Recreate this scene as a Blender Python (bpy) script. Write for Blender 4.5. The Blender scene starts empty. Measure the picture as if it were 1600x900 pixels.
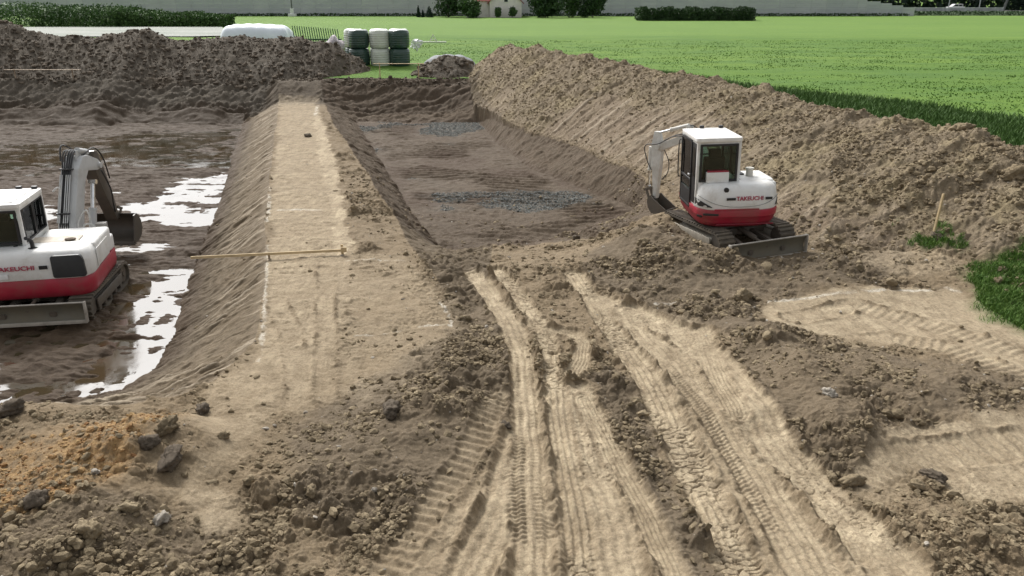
import bpy, bmesh, math, random
import numpy as np
from mathutils import Vector, Matrix
R = math.radians
rnd = random.Random(7)
scene = bpy.context.scene
COL = scene.collection

# ------------------------------------------------------------------ camera, sky, sun, exposure
CAM_Z = 5.5
PITCH = R(20.0)
FPX = 1256.0                      # focal length in pixels of a 1600 px wide picture
cam_data = bpy.data.cameras.new('camera')
cam_data.sensor_width = 36.0
cam_data.lens = 36.0 * FPX / 1600.0
cam_data.clip_start = 0.1
cam_data.clip_end = 3000.0
cam = bpy.data.objects.new('camera', cam_data)
COL.objects.link(cam)
cam.location = (0, 0, CAM_Z)
cam.rotation_euler = (math.pi / 2 - PITCH, 0, 0)
scene.camera = cam

SUN_AZ = R(-28.0)                 # from +Y, negative towards -X (sun ahead, left)
SUN_EL = R(44.0)
world = bpy.data.worlds.new('World')
scene.world = world
world.use_nodes = True
nt = world.node_tree
nt.nodes.clear()
wo = nt.nodes.new('ShaderNodeOutputWorld')
bg = nt.nodes.new('ShaderNodeBackground')
sky = nt.nodes.new('ShaderNodeTexSky')
sky.sky_type = 'NISHITA'
sky.sun_disc = False
sky.sun_elevation = SUN_EL
sky.sun_rotation = SUN_AZ
sky.altitude = 300
sky.air_density = 1.0
sky.dust_density = 6.0
sky.ozone_density = 1.0
hs = nt.nodes.new('ShaderNodeHueSaturation')
hs.inputs['Saturation'].default_value = 0.12
hs.inputs['Value'].default_value = 1.0
nt.links.new(sky.outputs[0], hs.inputs['Color'])
nt.links.new(hs.outputs[0], bg.inputs[0])
bg.inputs[1].default_value = 0.145
nt.links.new(bg.outputs[0], wo.inputs[0])

sd = bpy.data.lights.new('sun', 'SUN')
sd.energy = 2.0
sd.angle = R(10)
sd.color = (1.0, 0.965, 0.91)
sun = bpy.data.objects.new('sun', sd)
COL.objects.link(sun)
sdir = Vector((math.sin(SUN_AZ) * math.cos(SUN_EL), math.cos(SUN_AZ) * math.cos(SUN_EL), math.sin(SUN_EL)))
sun.rotation_euler = sdir.to_track_quat('Z', 'Y').to_euler()
sun.location = sdir * 60

scene.view_settings.view_transform = 'Standard'
scene.view_settings.look = 'None'
scene.view_settings.gamma = 1.0
scene.view_settings.exposure = 0.44
scene.view_settings.use_curve_mapping = False
scene.render.engine = 'CYCLES'
scene.cycles.max_bounces = 6
scene.cycles.diffuse_bounces = 3
scene.cycles.glossy_bounces = 3
scene.cycles.transparent_max_bounces = 12
scene.cycles.use_denoising = True

# ------------------------------------------------------------------ where a sight line meets a height
CP, SP = math.cos(PITCH), math.sin(PITCH)
def ray(px, py):
    u = (px - 800.0) / FPX
    v = (450.0 - py) / FPX
    return u, CP + v * SP, -SP + v * CP
def W(px, py, z=0.0):
    u, dy, dz = ray(px, py)
    t = (z - CAM_Z) / dz
    return (u * t, dy * t)
def WY(px, py, y):
    u, dy, dz = ray(px, py)
    t = y / dy
    return (u * t, y, CAM_Z + dz * t)
def poly(pts, z=0.0):
    return [W(p[0], p[1], p[2] if len(p) > 2 else z) for p in pts]

# ------------------------------------------------------------------ materials
MATS = {}
def principled(name):
    m = bpy.data.materials.new(name)
    m.use_nodes = True
    n = m.node_tree
    b = n.nodes['Principled BSDF']
    return m, n, b
def N(n, t, **kw):
    x = n.nodes.new(t)
    for k, v in kw.items():
        setattr(x, k, v)
    return x
def mixc(n, fac, a, b, blend='MIX'):
    x = n.nodes.new('ShaderNodeMix')
    x.data_type = 'RGBA'
    x.blend_type = blend
    for sock, val in ((x.inputs[0], fac), (x.inputs[6], a), (x.inputs[7], b)):
        if isinstance(val, bpy.types.NodeSocket):
            n.links.new(val, sock)
        elif isinstance(val, (tuple, list)):
            sock.default_value = (val[0], val[1], val[2], 1)
        else:
            sock.default_value = val
    return x.outputs[2]
def ramp(n, val, p0, p1, c0=0.0, c1=1.0):
    x = n.nodes.new('ShaderNodeMapRange')
    x.inputs[1].default_value = p0
    x.inputs[2].default_value = p1
    x.inputs[3].default_value = c0
    x.inputs[4].default_value = c1
    n.links.new(val, x.inputs[0])
    return x.outputs[0]
def noise(n, scale, detail=4, rough=0.6, vec=None, dist=0.0):
    x = n.nodes.new('ShaderNodeTexNoise')
    x.inputs['Scale'].default_value = scale
    x.inputs['Detail'].default_value = detail
    x.inputs['Roughness'].default_value = rough
    x.inputs['Distortion'].default_value = dist
    if vec is not None:
        n.links.new(vec, x.inputs['Vector'])
    return x.outputs[0]
def mmath(n, op, a, b=None, clamp=False):
    x = n.nodes.new('ShaderNodeMath')
    x.operation = op
    x.use_clamp = clamp
    for s, v in ((x.inputs[0], a), (x.inputs[1], b)):
        if v is None:
            continue
        if isinstance(v, bpy.types.NodeSocket):
            n.links.new(v, s)
        else:
            s.default_value = v
    return x.outputs[0]
def simple(name, col, rough=0.5, metal=0.0, dirt=0.0, dirtcol=(0.2, 0.15, 0.1), dscale=3.0, bump=0.0, spec=0.5, var=0.15, low=None):
    """paint, plastic, wood ... : colour with a little unevenness and an optional film of mud"""
    if name in MATS:
        return MATS[name]
    m, n, b = principled(name)
    tc = N(n, 'ShaderNodeTexCoord')
    ob = tc.outputs['Object']
    nz = noise(n, dscale * 2.3, 5, 0.65, ob)
    c = mixc(n, ramp(n, nz, 0.3, 0.7), tuple(x * (1 - var) for x in col), tuple(min(1, x * (1 + var)) for x in col))
    r = rough
    if dirt > 0:
        nd = noise(n, dscale, 8, 0.7, ob, 0.3)
        f = ramp(n, nd, 0.62 - dirt * 0.35, 0.75 - dirt * 0.1, 0.0, min(1.0, 0.35 + dirt * 0.6))
        if low is not None:        # more mud on whatever sits low down
            sp = N(n, 'ShaderNodeSeparateXYZ')
            n.links.new(ob, sp.inputs[0])
            lo = ramp(n, sp.outputs[2], low, low * 0.35, 0.0, 0.8)
            f = mmath(n, 'MAXIMUM', f, mmath(n, 'MULTIPLY', lo, ramp(n, nd, 0.35, 0.6)))
        c = mixc(n, f, c, dirtcol)
        rr = mixc(n, f, (rough,) * 3, (0.85,) * 3)
        n.links.new(rr, b.inputs['Roughness'])
    else:
        b.inputs['Roughness'].default_value = rough
    n.links.new(c, b.inputs['Base Color'])
    b.inputs['Metallic'].default_value = metal
    b.inputs['Specular IOR Level'].default_value = spec
    if bump > 0:
        bp = N(n, 'ShaderNodeBump')
        bp.inputs['Strength'].default_value = bump
        bp.inputs['Distance'].default_value = 0.02
        n.links.new(noise(n, dscale * 12, 5, 0.7, ob), bp.inputs['Height'])
        n.links.new(bp.outputs[0], b.inputs['Normal'])
    MATS[name] = m
    return m

# ------------------------------------------------------------------ object helpers
def tag(o, label=None, cat=None, group=None, kind=None):
    if label: o['label'] = label
    if cat: o['category'] = cat
    if group: o['group'] = group
    if kind: o['kind'] = kind
    return o
def empty(name, loc=(0, 0, 0), rz=0.0):
    o = bpy.data.objects.new(name, None)
    o.empty_display_size = 0.3
    o.location = loc
    o.rotation_euler = (0, 0, rz)
    COL.objects.link(o)
    return o
def link(name, me, mat, parent=None, smooth=None):
    if mat is not None:
        me.materials.append(mat)
    o = bpy.data.objects.new(name, me)
    COL.objects.link(o)
    if parent is not None:
        o.parent = parent
    if smooth is not None:
        me.polygons.foreach_set('use_smooth', [True] * len(me.polygons))
        if smooth > 0:
            try:
                me.set_sharp_from_angle(angle=R(smooth))
            except Exception:
                pass
    return o
def mesh_np(name, verts, faces, smooth=True):
    """verts (n,3) array; faces (m,k) array of equal-sided faces"""
    me = bpy.data.meshes.new(name)
    nv, nf, k = len(verts), len(faces), faces.shape[1]
    me.vertices.add(nv)
    me.vertices.foreach_set('co', np.ascontiguousarray(verts, dtype=np.float32).ravel())
    me.loops.add(nf * k)
    me.loops.foreach_set('vertex_index', np.ascontiguousarray(faces, dtype=np.int32).ravel())
    me.polygons.add(nf)
    me.polygons.foreach_set('loop_start', np.arange(0, nf * k, k, dtype=np.int32))
    me.polygons.foreach_set('use_smooth', np.full(nf, smooth, dtype=bool))
    me.update(calc_edges=True)
    return me

class MB:
    """collects shapes into one mesh"""
    def __init__(self, M=None):
        self.bm = bmesh.new()
        self.M = M or Matrix.Identity(4)
    def _merge(self, b, M=None):
        m = self.M @ (M or Matrix.Identity(4))
        b.transform(m)
        if m.determinant() < 0:
            bmesh.ops.reverse_faces(b, faces=b.faces)
        me = bpy.data.meshes.new('tmp')
        b.to_mesh(me)
        b.free()
        self.bm.from_mesh(me)
        bpy.data.meshes.remove(me)
        return self
    def box(self, c, s, bev=0.0, rot=None, seg=2):
        b = bmesh.new()
        bmesh.ops.create_cube(b, size=1)
        bmesh.ops.scale(b, vec=s, verts=b.verts)
        if bev > 0:
            bmesh.ops.bevel(b, geom=b.edges[:], offset=bev, segments=seg, affect='EDGES', profile=0.6)
        M = Matrix.Translation(c)
        if rot is not None:
            M = M @ rot
        return self._merge(b, M)
    def prism(self, pts, axis, a, bb, bev=0.0, seg=2, M=None):
        """outline pts extruded from a to bb along axis 'x','y' or 'z'"""
        b = bmesh.new()
        def P(p, t):
            if axis == 'x': return (t, p[0], p[1])
            if axis == 'y': return (p[0], t, p[1])
            return (p[0], p[1], t)
        v0 = [b.verts.new(P(p, a)) for p in pts]
        v1 = [b.verts.new(P(p, bb)) for p in pts]
        n_ = len(pts)
        for i in range(n_):
            j = (i + 1) % n_
            b.faces.new((v0[i], v0[j], v1[j], v1[i]))
        b.faces.new(v0[::-1])
        b.faces.new(v1)
        bmesh.ops.recalc_face_normals(b, faces=b.faces)
        if bev > 0:
            bmesh.ops.bevel(b, geom=b.edges[:], offset=bev, segments=seg, affect='EDGES', profile=0.6, clamp_overlap=True)
        return self._merge(b, M)
    def cyl(self, p0, p1, r, r2=None, seg=14, bev=0.0):
        p0, p1 = Vector(p0), Vector(p1)
        d = p1 - p0
        b = bmesh.new()
        bmesh.ops.create_cone(b, cap_ends=True, segments=seg, radius1=r, radius2=r if r2 is None else r2, depth=d.length)
        if bev > 0:
            es = [e for e in b.edges if abs(e.verts[0].co.z - e.verts[1].co.z) < 1e-6]
            bmesh.ops.bevel(b, geom=es, offset=bev, segments=2, affect='EDGES')
        M = Matrix.Translation((p0 + p1) / 2) @ d.to_track_quat('Z', 'Y').to_matrix().to_4x4()
        return self._merge(b, M)
    def bar(self, p0, p1, w, h, bev=0.0):
        p0, p1 = Vector(p0), Vector(p1)
        d = p1 - p0
        b = bmesh.new()
        bmesh.ops.create_cube(b, size=1)
        bmesh.ops.scale(b, vec=(w, h, d.length), verts=b.verts)
        if bev > 0:
            bmesh.ops.bevel(b, geom=b.edges[:], offset=bev, segments=2, affect='EDGES')
        M = Matrix.Translation((p0 + p1) / 2) @ d.to_track_quat('Z', 'Y').to_matrix().to_4x4()
        return self._merge(b, M)
    def tube(self, pts, r, seg=8):
        pts = [Vector(p) for p in pts]
        # catmull-rom resample
        fine = []
        for i in range(len(pts) - 1):
            p0 = pts[max(i - 1, 0)]; p1 = pts[i]; p2 = pts[i + 1]; p3 = pts[min(i + 2, len(pts) - 1)]
            for k in range(6):
                t = k / 6
                fine.append(0.5 * ((2 * p1) + (p2 - p0) * t + (2 * p0 - 5 * p1 + 4 * p2 - p3) * t * t + (3 * p1 - p0 - 3 * p2 + p3) * t ** 3))
        fine.append(pts[-1])
        b = bmesh.new()
        rings = []
        for i, p in enumerate(fine):
            t = (fine[min(i + 1, len(fine) - 1)] - fine[max(i - 1, 0)]).normalized()
            a = t.cross(Vector((0.31, 0.2, 0.93)))
            if a.length < 0.05: a = t.cross(Vector((1, 0, 0)))
            a.normalize(); c = t.cross(a)
            rings.append([b.verts.new(p + (a * math.cos(q * 2 * math.pi / seg) + c * math.sin(q * 2 * math.pi / seg)) * r) for q in range(seg)])
        for i in range(len(rings) - 1):
            for q in range(seg):
                b.faces.new((rings[i][q], rings[i][(q + 1) % seg], rings[i + 1][(q + 1) % seg], rings[i + 1][q]))
        b.faces.new(rings[0]); b.faces.new(rings[-1][::-1])
        bmesh.ops.recalc_face_normals(b, faces=b.faces)
        return self._merge(b)
    def build(self, name, mat, parent=None, smooth=35, label=None):
        me = bpy.data.meshes.new(name)
        self.bm.to_mesh(me)
        self.bm.free()
        o = link(name, me, mat, parent, smooth)
        if label: o['label'] = label
        return o

# ------------------------------------------------------------------ noise in numpy
F = np.float32
def _h(ix, iy, seed):
    n = ix.astype(np.uint32) * np.uint32(374761393) + iy.astype(np.uint32) * np.uint32(668265263) + np.uint32((seed * 974634777) & 0xffffffff)
    n = (n ^ (n >> np.uint32(13))) * np.uint32(1274126177)
    return n ^ (n >> np.uint32(16))
def h01(ix, iy, seed):
    return (_h(ix, iy, seed) & 0xffffff).astype(F) / F(0xffffff)
def vnoise(x, y, seed=0):
    x0 = np.floor(x); y0 = np.floor(y)
    fx = (x - x0).astype(F); fy = (y - y0).astype(F)
    ix = x0.astype(np.int32); iy = y0.astype(np.int32)
    fx = fx * fx * fx * (fx * (fx * 6 - 15) + 10); fy = fy * fy * fy * (fy * (fy * 6 - 15) + 10)
    a = h01(ix, iy, seed); b = h01(ix + 1, iy, seed); c = h01(ix, iy + 1, seed); d = h01(ix + 1, iy + 1, seed)
    return (a + (b - a) * fx + (c - a) * fy + (a - b - c + d) * fx * fy) * 2 - 1
def fbm(x, y, seed=0, octv=4, gain=0.5, ridged=False):
    s = np.zeros_like(x, dtype=F); amp = 1.0; tot = 0.0
    ca, sa = math.cos(0.7), math.sin(0.7)
    for i in range(octv):
        n_ = vnoise(x, y, seed + i * 17)
        if ridged: n_ = 1 - 2 * np.abs(n_)
        s += amp * n_; tot += amp; amp *= gain
        x, y = (x * ca - y * sa) * 2.03 + 5.2, (x * sa + y * ca) * 2.03 + 1.7
    return s / tot
def lumps(x, y, cell, seed, dens=0.7, sharp=0.5):
    """heights of stones/clods lying side by side: highest dome over each point, 0..~0.5 cell"""
    gx = x / cell; gy = y / cell
    ix = np.floor(gx).astype(np.int32); iy = np.floor(gy).astype(np.int32)
    out = np.zeros_like(x, dtype=F)
    for dx in (-1, 0, 1):
        for dy in (-1, 0, 1):
            cx = ix + dx; cy = iy + dy
            hh = _h(cx, cy, seed)
            r1 = (hh & 1023).astype(F) / 1023; r2 = ((hh >> 10) & 1023).astype(F) / 1023; r3 = ((hh >> 20) & 1023).astype(F) / 1023
            ex = (gx - cx - r1).astype(F); ey = (gy - cy - r2).astype(F)
            an = r3 * 6.283
            ca = np.cos(an); sa = np.sin(an)
            qx = ex * ca + ey * sa; qy = (-ex * sa + ey * ca) * (1.1 + 0.6 * r1)
            rad = np.where(r3 < dens, 0.25 + 0.5 * r2 * r2 + 0.1 * r1, 0).astype(F)
            d = np.sqrt(qx * qx + qy * qy) * (1 - sharp) + np.maximum(np.abs(qx), np.abs(qy)) * sharp
            hgt = np.sqrt(np.maximum(rad * rad - d * d, 0)) * (0.55 + 0.45 * r1)
            # a tilted top facet
            hgt = np.minimum(hgt, rad * (0.62 + 0.3 * r2) + (qx * (r1 - 0.5) + qy * (r2 - 0.5)) * 0.9)
            out = np.maximum(out, hgt)
    return out * cell
def cracks(x, y, cell, seed):
    gx = x / cell; gy = y / cell
    ix = np.floor(gx).astype(np.int32); iy = np.floor(gy).astype(np.int32)
    f1 = np.full_like(x, 9, dtype=F); f2 = f1.copy()
    for dx in (-1, 0, 1):
        for dy in (-1, 0, 1):
            hh = _h(ix + dx, iy + dy, seed)
            ex = gx - (ix + dx) - (hh & 1023) / 1023.0; ey = gy - (iy + dy) - ((hh >> 10) & 1023) / 1023.0
            d = np.sqrt(ex * ex + ey * ey).astype(F)
            f2 = np.minimum(f2, np.maximum(f1, d)); f1 = np.minimum(f1, d)
    return f2 - f1
def sstep(a, b, x):
    t = np.clip((x - a) / (b - a), 0, 1)
    return t * t * (3 - 2 * t)
def seg_d(x, y, a, b):
    vx, vy = b[0] - a[0], b[1] - a[1]
    L2 = vx * vx + vy * vy + 1e-9
    t = np.clip(((x - a[0]) * vx + (y - a[1]) * vy) / L2, 0, 1)
    dx = x - (a[0] + vx * t); dy = y - (a[1] + vy * t)
    return np.sqrt(dx * dx + dy * dy), t
def sdf(x, y, pts):
    """positive inside"""
    d = np.full_like(x, 1e9); inside = np.zeros(x.shape, dtype=bool)
    for i in range(len(pts)):
        a = pts[i]; b = pts[(i + 1) % len(pts)]
        d = np.minimum(d, seg_d(x, y, a, b)[0])
        if a[1] != b[1]:
            c = ((a[1] > y) != (b[1] > y)) & (x < (b[0] - a[0]) * (y - a[1]) / (b[1] - a[1]) + a[0])
            inside ^= c
    return np.where(inside, d, -d)
def pline(x, y, pts):
    """distance, running length, side (+ right of travel), interpolated third value"""
    best = np.full_like(x, 1e9); run = np.zeros_like(x); side = np.zeros_like(x); val = np.zeros_like(x)
    acc = 0.0
    for i in range(len(pts) - 1):
        a, b = pts[i], pts[i + 1]
        d, t = seg_d(x, y, a, b)
        L = math.hypot(b[0] - a[0], b[1] - a[1])
        cr = (b[0] - a[0]) * (y - a[1]) - (b[1] - a[1]) * (x - a[0])
        m = d < best
        best = np.where(m, d, best); run = np.where(m, acc + t * L, run); side = np.where(m, -np.sign(cr), side)
        if len(a) > 2:
            val = np.where(m, a[2] + (b[2] - a[2]) * t, val)
        acc += L
    return best, run, side, val

# ------------------------------------------------------------------ the lie of the land
FIELD_Z = 1.0
def P3(px, py, z):
    a = W(px, py, z)
    return (a[0], a[1], z)
L_CREST = poly([(-900, 700), (0, 655), (110, 642), (200, 630), (262, 618), (300, 608), (335, 592), (398, 530), (410, 460), (414, 400), (419, 300), (427, 230), (434, 166), (436, 152)], 0.1)
L_CREST = L_CREST + [(L_CREST[-1][0], 47.3), (-90, 47.3)]
L_FOOT = poly([(-900, 660), (0, 632), (100, 626), (190, 612), (240, 580), (272, 520), (298, 430), (330, 360), (352, 290), (364, 240), (378, 196)], -1.0)
L_FOOT = L_FOOT + [(L_FOOT[-1][0] - 0.3, 44.5), (-90, 44.5)]
R_CREST = poly([(500, 152), (520, 190), (560, 250), (603, 322), (645, 390), (700, 462), (780, 428), (880, 418), (985, 392), (1052, 350), (1000, 276), (900, 230), (830, 209), (765, 172), (745, 158)], 0.0)
R_CREST = [(R_CREST[0][0], 47.3)] + R_CREST + [(R_CREST[-1][0] + 0.3, 47.3)]
R_FOOT = poly([(556, 190), (583, 232), (638, 322), (690, 398), (760, 385), (870, 372), (950, 348), (1000, 330), (900, 290), (830, 262), (780, 225), (748, 192)], -0.8)
BERM = [P3(1700, 300, 1.5), P3(1600, 236, 2.0), P3(1530, 203, 2.3), P3(1450, 192, 2.3), P3(1380, 178, 2.35), P3(1300, 165, 2.3), P3(1200, 139, 2.5), P3(1100, 118, 2.6), P3(1000, 101, 2.7), P3(900, 86, 2.8), P3(840, 73, 2.9), P3(795, 73, 2.7), P3(772, 82, 2.0), P3(752, 92, 1.2)]
BFOOT = [P3(1700, 396, 0.6), P3(1540, 390, 0.55), P3(1450, 376, 0.45), P3(1360, 374, 0.3), P3(1275, 384, 0.1), P3(1180, 350, 0.0), P3(1075, 322, 0.0), P3(1000, 276, 0.0), P3(900, 230, 0.0), P3(830, 209, 0.0), P3(765, 172, 0.1), P3(742, 150, 0.5), P3(735, 128, 0.9), P3(728, 112, 1.0), P3(722, 99, 1.0)]
HEAP_Y = 51.3
HEAP = []
for px, py in ((-700, 40), (-300, 46), (-120, 42), (-40, 36), (8, 34), (35, 46), (70, 52), (110, 58), (150, 60), (185, 50), (230, 47), (262, 58), (300, 62), (345, 57), (372, 56), (400, 60), (440, 57), (470, 60), (505, 62), (530, 75), (555, 92), (578, 110), (592, 124)):
    x_, y_, z_ = WY(px, py, HEAP_Y)
    HEAP.append((x_, HEAP_Y, z_))
SM_HEAP = WY(703, 86, 50.2)
MOUNDS = []     # x, y, radius, height
def mound(px, py, z, r, h, sq=1.0):
    a = W(px, py, z)
    MOUNDS.append((a[0], a[1], r, h, sq))
mound(1062, 392, 0.3, 1.35, 0.42)
mound(985, 372, 0.2, 1.1, 0.32)
mound(1028, 350, 0.2, 1.2, 0.42)
mound(1290, 430, 0.1, 1.6, 0.22)
mound(1180, 520, 0.1, 1.0, 0.22)
mound(1270, 590, 0.1, 1.2, 0.26)
mound(1190, 640, 0.1, 0.8, 0.16)
mound(1330, 680, 0.1, 0.8, 0.24)
mound(1500, 620, 0.1, 1.3, 0.2, 0.6)
mound(1500, 860, 0.1, 1.1, 0.22)
mound(690, 650, 0.1, 1.0, 0.22)
mound(560, 700, 0.1, 1.1, 0.15)
mound(700, 560, 0.1, 0.8, 0.16)
mound(260, 700, 0.2, 0.8, 0.34)
mound(100, 850, 0.2, 1.2, 0.36)
mound(150, 720, 0.2, 1.5, 0.28)
mound(20, 660, 0.2, 1.0, 0.3)
mound(1440, 392, 0.4, 1.2, 0.15)

def base_height(x, y, full=False):
    x = np.asarray(x, dtype=np.float64); y = np.asarray(y, dtype=np.float64)
    wob = fbm(x * 0.35, y * 0.35, 3, 4) * 0.35
    # site level, rising to the field at the back
    S = 0.05 + 0.95 * sstep(43.9, 46.6, y + wob * 0.6)
    S = S + 0.05 * fbm(x * 0.5, y * 0.5, 11, 3) + 0.45 * sstep(8.2, 11.5, x) * sstep(30, 12, y)
    for mx, my, mr, mh, sq in MOUNDS:
        d2 = ((x - mx) ** 2 * sq + (y - my) ** 2) / (mr * mr)
        S = S + mh * np.exp(-d2 * 1.6) * (1 + 0.35 * fbm(x * 1.6, y * 1.6, 29, 3))
    # pits
    floorL = -1.0 + 0.03 * fbm(x * 0.6, y * 1.1, 41, 3)
    dcl = sdf(x + wob * 0.25, y + wob * 0.2, L_CREST); dfl = sdf(x + wob * 0.3, y, L_FOOT)
    rl = np.clip(-dfl, 0, None) / (np.clip(-dfl, 0, None) + np.clip(dcl, 1e-4, None))
    hL = np.where(dcl > 0, floorL + (S - floorL) * np.where(dfl > 0, 0, rl), S)
    floorR = -0.8 + 0.05 * fbm(x * 0.8, y * 0.8, 43, 3)
    dcr = sdf(x + wob * 0.25, y + wob * 0.3, R_CREST); dfr = sdf(x + wob * 0.3, y + wob * 0.3, R_FOOT)
    rr = np.clip(-dfr, 0, None) / (np.clip(-dfr, 0, None) + np.clip(dcr, 1e-4, None))
    hR = np.where(dcr > 0, floorR + (S - floorR) * np.where(dfr > 0, 0, rr), S)
    h = np.minimum(hL, hR)
    # long spoil bank on the right
    wx = x + wob * 0.9; wy = y + wob * 0.9
    d, run, side, zc = pline(wx, wy, BERM)
    left = side < 0
    zc = zc + 0.16 * vnoise(run * 0.9, run * 0 + 2.5, 5) + 0.10 * vnoise(run * 2.6, run * 0 + 7.5, 6)
    rnd_top = np.sqrt(d * d + 0.12) - 0.3
    dF, runF, sideF, zf = pline(x + wob * 0.5, y + wob * 0.4, BFOOT)
    ratio = dF / (dF + rnd_top + 1e-3)
    hb_l = np.where(sideF > 0, S - 0.02 + (zc - S) * ratio ** 0.92 + 0.08 * fbm(x * 0.9, y * 0.9, 15, 3) * np.sin(np.pi * np.clip(ratio, 0, 1)), -9.0)
    hb = np.where(left, hb_l, zc - 0.75 * rnd_top)
    out = (~left) & (y < 46)
    base2 = np.where(~left, np.where((x > -1.5) & (y > 16), FIELD_Z - 0.5, np.maximum(h, FIELD_Z - 0.5)), h)
    k = 0.12
    mx_ = np.maximum(base2, hb)
    hh = mx_ + k * np.exp(-np.abs(base2 - hb) / k) * 0.4
    bermm = sstep(-0.15, 0.25, hb - base2)
    # heap across the back
    zc2 = np.interp(x, [p[0] for p in HEAP], [p[2] for p in HEAP])
    d2 = np.abs(y + wob * 0.7 - HEAP_Y)
    hp = zc2 + 0.10 * vnoise(x * 1.3, y * 0 + 3, 8) - 0.54 * (np.sqrt(d2 * d2 + 0.15) - 0.35)
    heapm = sstep(-0.1, 0.15, hp - hh) * (x < HEAP[-1][0] + 1.0)
    hh = np.where(x < HEAP[-1][0] + 1.5, np.maximum(hh, hp), hh)
    # small dark heap next to it
    d3 = np.sqrt(((x - SM_HEAP[0]) / 1.15) ** 2 + (y + wob * 0.5 - SM_HEAP[1]) ** 2)
    hs_ = SM_HEAP[2] - 0.62 * (np.sqrt(d3 * d3 + 0.2) - 0.42)
    smallm = sstep(-0.08, 0.12, hs_ - hh)
    hh = np.maximum(hh, hs_)
    if not full:
        return hh
    return hh, dict(dcl=dcl, dfl=dfl, dcr=dcr, dfr=dfr, rl=rl, rr=rr, berm=bermm, bd=d, brun=run, bleft=left, ratio=ratio, heap=heapm, small=smallm, wob=wob)
def H(x, y):
    return float(base_height(np.array([x]), np.array([y]))[0])

# ------------------------------------------------------------------ wheel and track marks: polyline, width, kind, depth
def TR(pts, w, kind, str_=1.0):
    return ([W(a, b, 0.03) for a, b in pts], w, kind, str_)
TRACKS = [
    TR([(560, 1040), (600, 900), (662, 815), (735, 715), (782, 628)], 0.34, 'tread', 0.6),
    TR([(700, 1050), (735, 900), (790, 780), (812, 690)], 0.5, 'smooth', 0.9),
    TR([(990, 1080), (965, 930), (940, 800), (912, 700), (895, 615)], 0.62, 'smooth', 1.0),
    TR([(1090, 1000), (1040, 870), (985, 760), (940, 670), (915, 625)], 0.30, 'rib', 0.8),
    TR([(930, 1060), (912, 900), (893, 790), (878, 690), (868, 600), (850, 520), (812, 465), (775, 420)], 0.33, 'crack', 1.0),
    TR([(838, 1080), (832, 900), (824, 760), (826, 650), (818, 560), (785, 488), (738, 420)], 0.42, 'tyre', 1.0),
    TR([(893, 590), (908, 560), (910, 535), (893, 520), (855, 517)], 0.32, 'rib', 1.0),
    TR([(1250, 1080), (1160, 900), (1095, 760), (1043, 660), (1005, 580), (945, 500), (897, 428)], 0.45, 'crack', 1.0),
    TR([(1330, 1000), (1255, 860), (1180, 740), (1110, 640), (1050, 560), (990, 500), (935, 466)], 0.62, 'tyre', 0.9),
    TR([(1520, 1060), (1400, 900), (1300, 790), (1220, 710), (1165, 640), (1110, 560), (1060, 520), (985, 483)], 0.58, 'smooth', 1.0),
    TR([(1150, 660), (1122, 600), (1108, 555), (1095, 520)], 0.33, 'rib', 0.9),
    TR([(1350, 775), (1400, 735), (1470, 715), (1600, 700)], 0.6, 'tread', 0.45),
    TR([(1300, 540), (1390, 530), (1480, 548), (1600, 600)], 0.5, 'tread', 0.4),
    TR([(1240, 500), (1340, 480), (1450, 510), (1600, 560)], 0.5, 'tread', 0.3),
    TR([(430, 470), (455, 520), (470, 640)], 0.35, 'rib', 0.25),
    TR([(508, 420), (512, 520), (505, 620)], 0.3, 'rib', 0.4),
]
def PZ(pts, z=0.05):
    return poly(pts, z)
PALE = [   # outline, strength, softness
    (PZ([(436, 158), (497, 158), (505, 200), (524, 245), (541, 330), (553, 395), (640, 400), (692, 470), (708, 505), (672, 545), (610, 590), (520, 628), (420, 648), (320, 660), (315, 620), (335, 592), (398, 530), (412, 460), (416, 400), (421, 300), (429, 230)]), 0.36, 0.25),
    (PZ([(436, 160), (495, 160), (520, 245), (538, 330), (550, 385), (545, 470), (525, 560), (480, 625), (340, 640), (345, 600), (402, 540), (416, 460), (418, 400), (424, 300), (431, 230)]), 0.6, 0.3),
    (PZ([(495, 168), (521, 245), (537, 330), (551, 378), (541, 400), (524, 400), (516, 330), (498, 245), (489, 200)]), 0.95, 0.12),
    (PZ([(290, 660), (430, 640), (400, 720), (350, 760), (400, 830), (300, 850), (262, 790), (300, 730)]), 0.55, 0.35),
    (PZ([(560, 1000), (590, 900), (700, 800), (790, 700), (830, 640), (900, 620), (960, 700), (1030, 790), (1090, 900), (1130, 1000)]), 0.50, 0.2),
    (PZ([(925, 462), (1000, 480), (1085, 505), (1115, 560), (1190, 668), (1290, 775), (1420, 900), (1500, 980), (1240, 1000), (1160, 880), (1060, 730), (1000, 600), (945, 520)]), 0.6, 0.2),
    (PZ([(1185, 480), (1300, 458), (1490, 452), (1620, 500), (1620, 600), (1500, 560), (1400, 545), (1330, 530), (1250, 520), (1190, 505)]), 0.8, 0.25),
    (PZ([(1380, 690), (1480, 668), (1640, 640), (1640, 790), (1500, 780), (1440, 735), (1345, 775), (1335, 745)]), 0.75, 0.25),
    (PZ([(1340, 395), (1440, 388), (1500, 400), (1480, 440), (1380, 440)]), 0.35, 0.4),
    (PZ([(500, 560), (700, 470), (720, 510), (640, 600), (560, 640)]), 0.25, 0.4),
]
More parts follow.
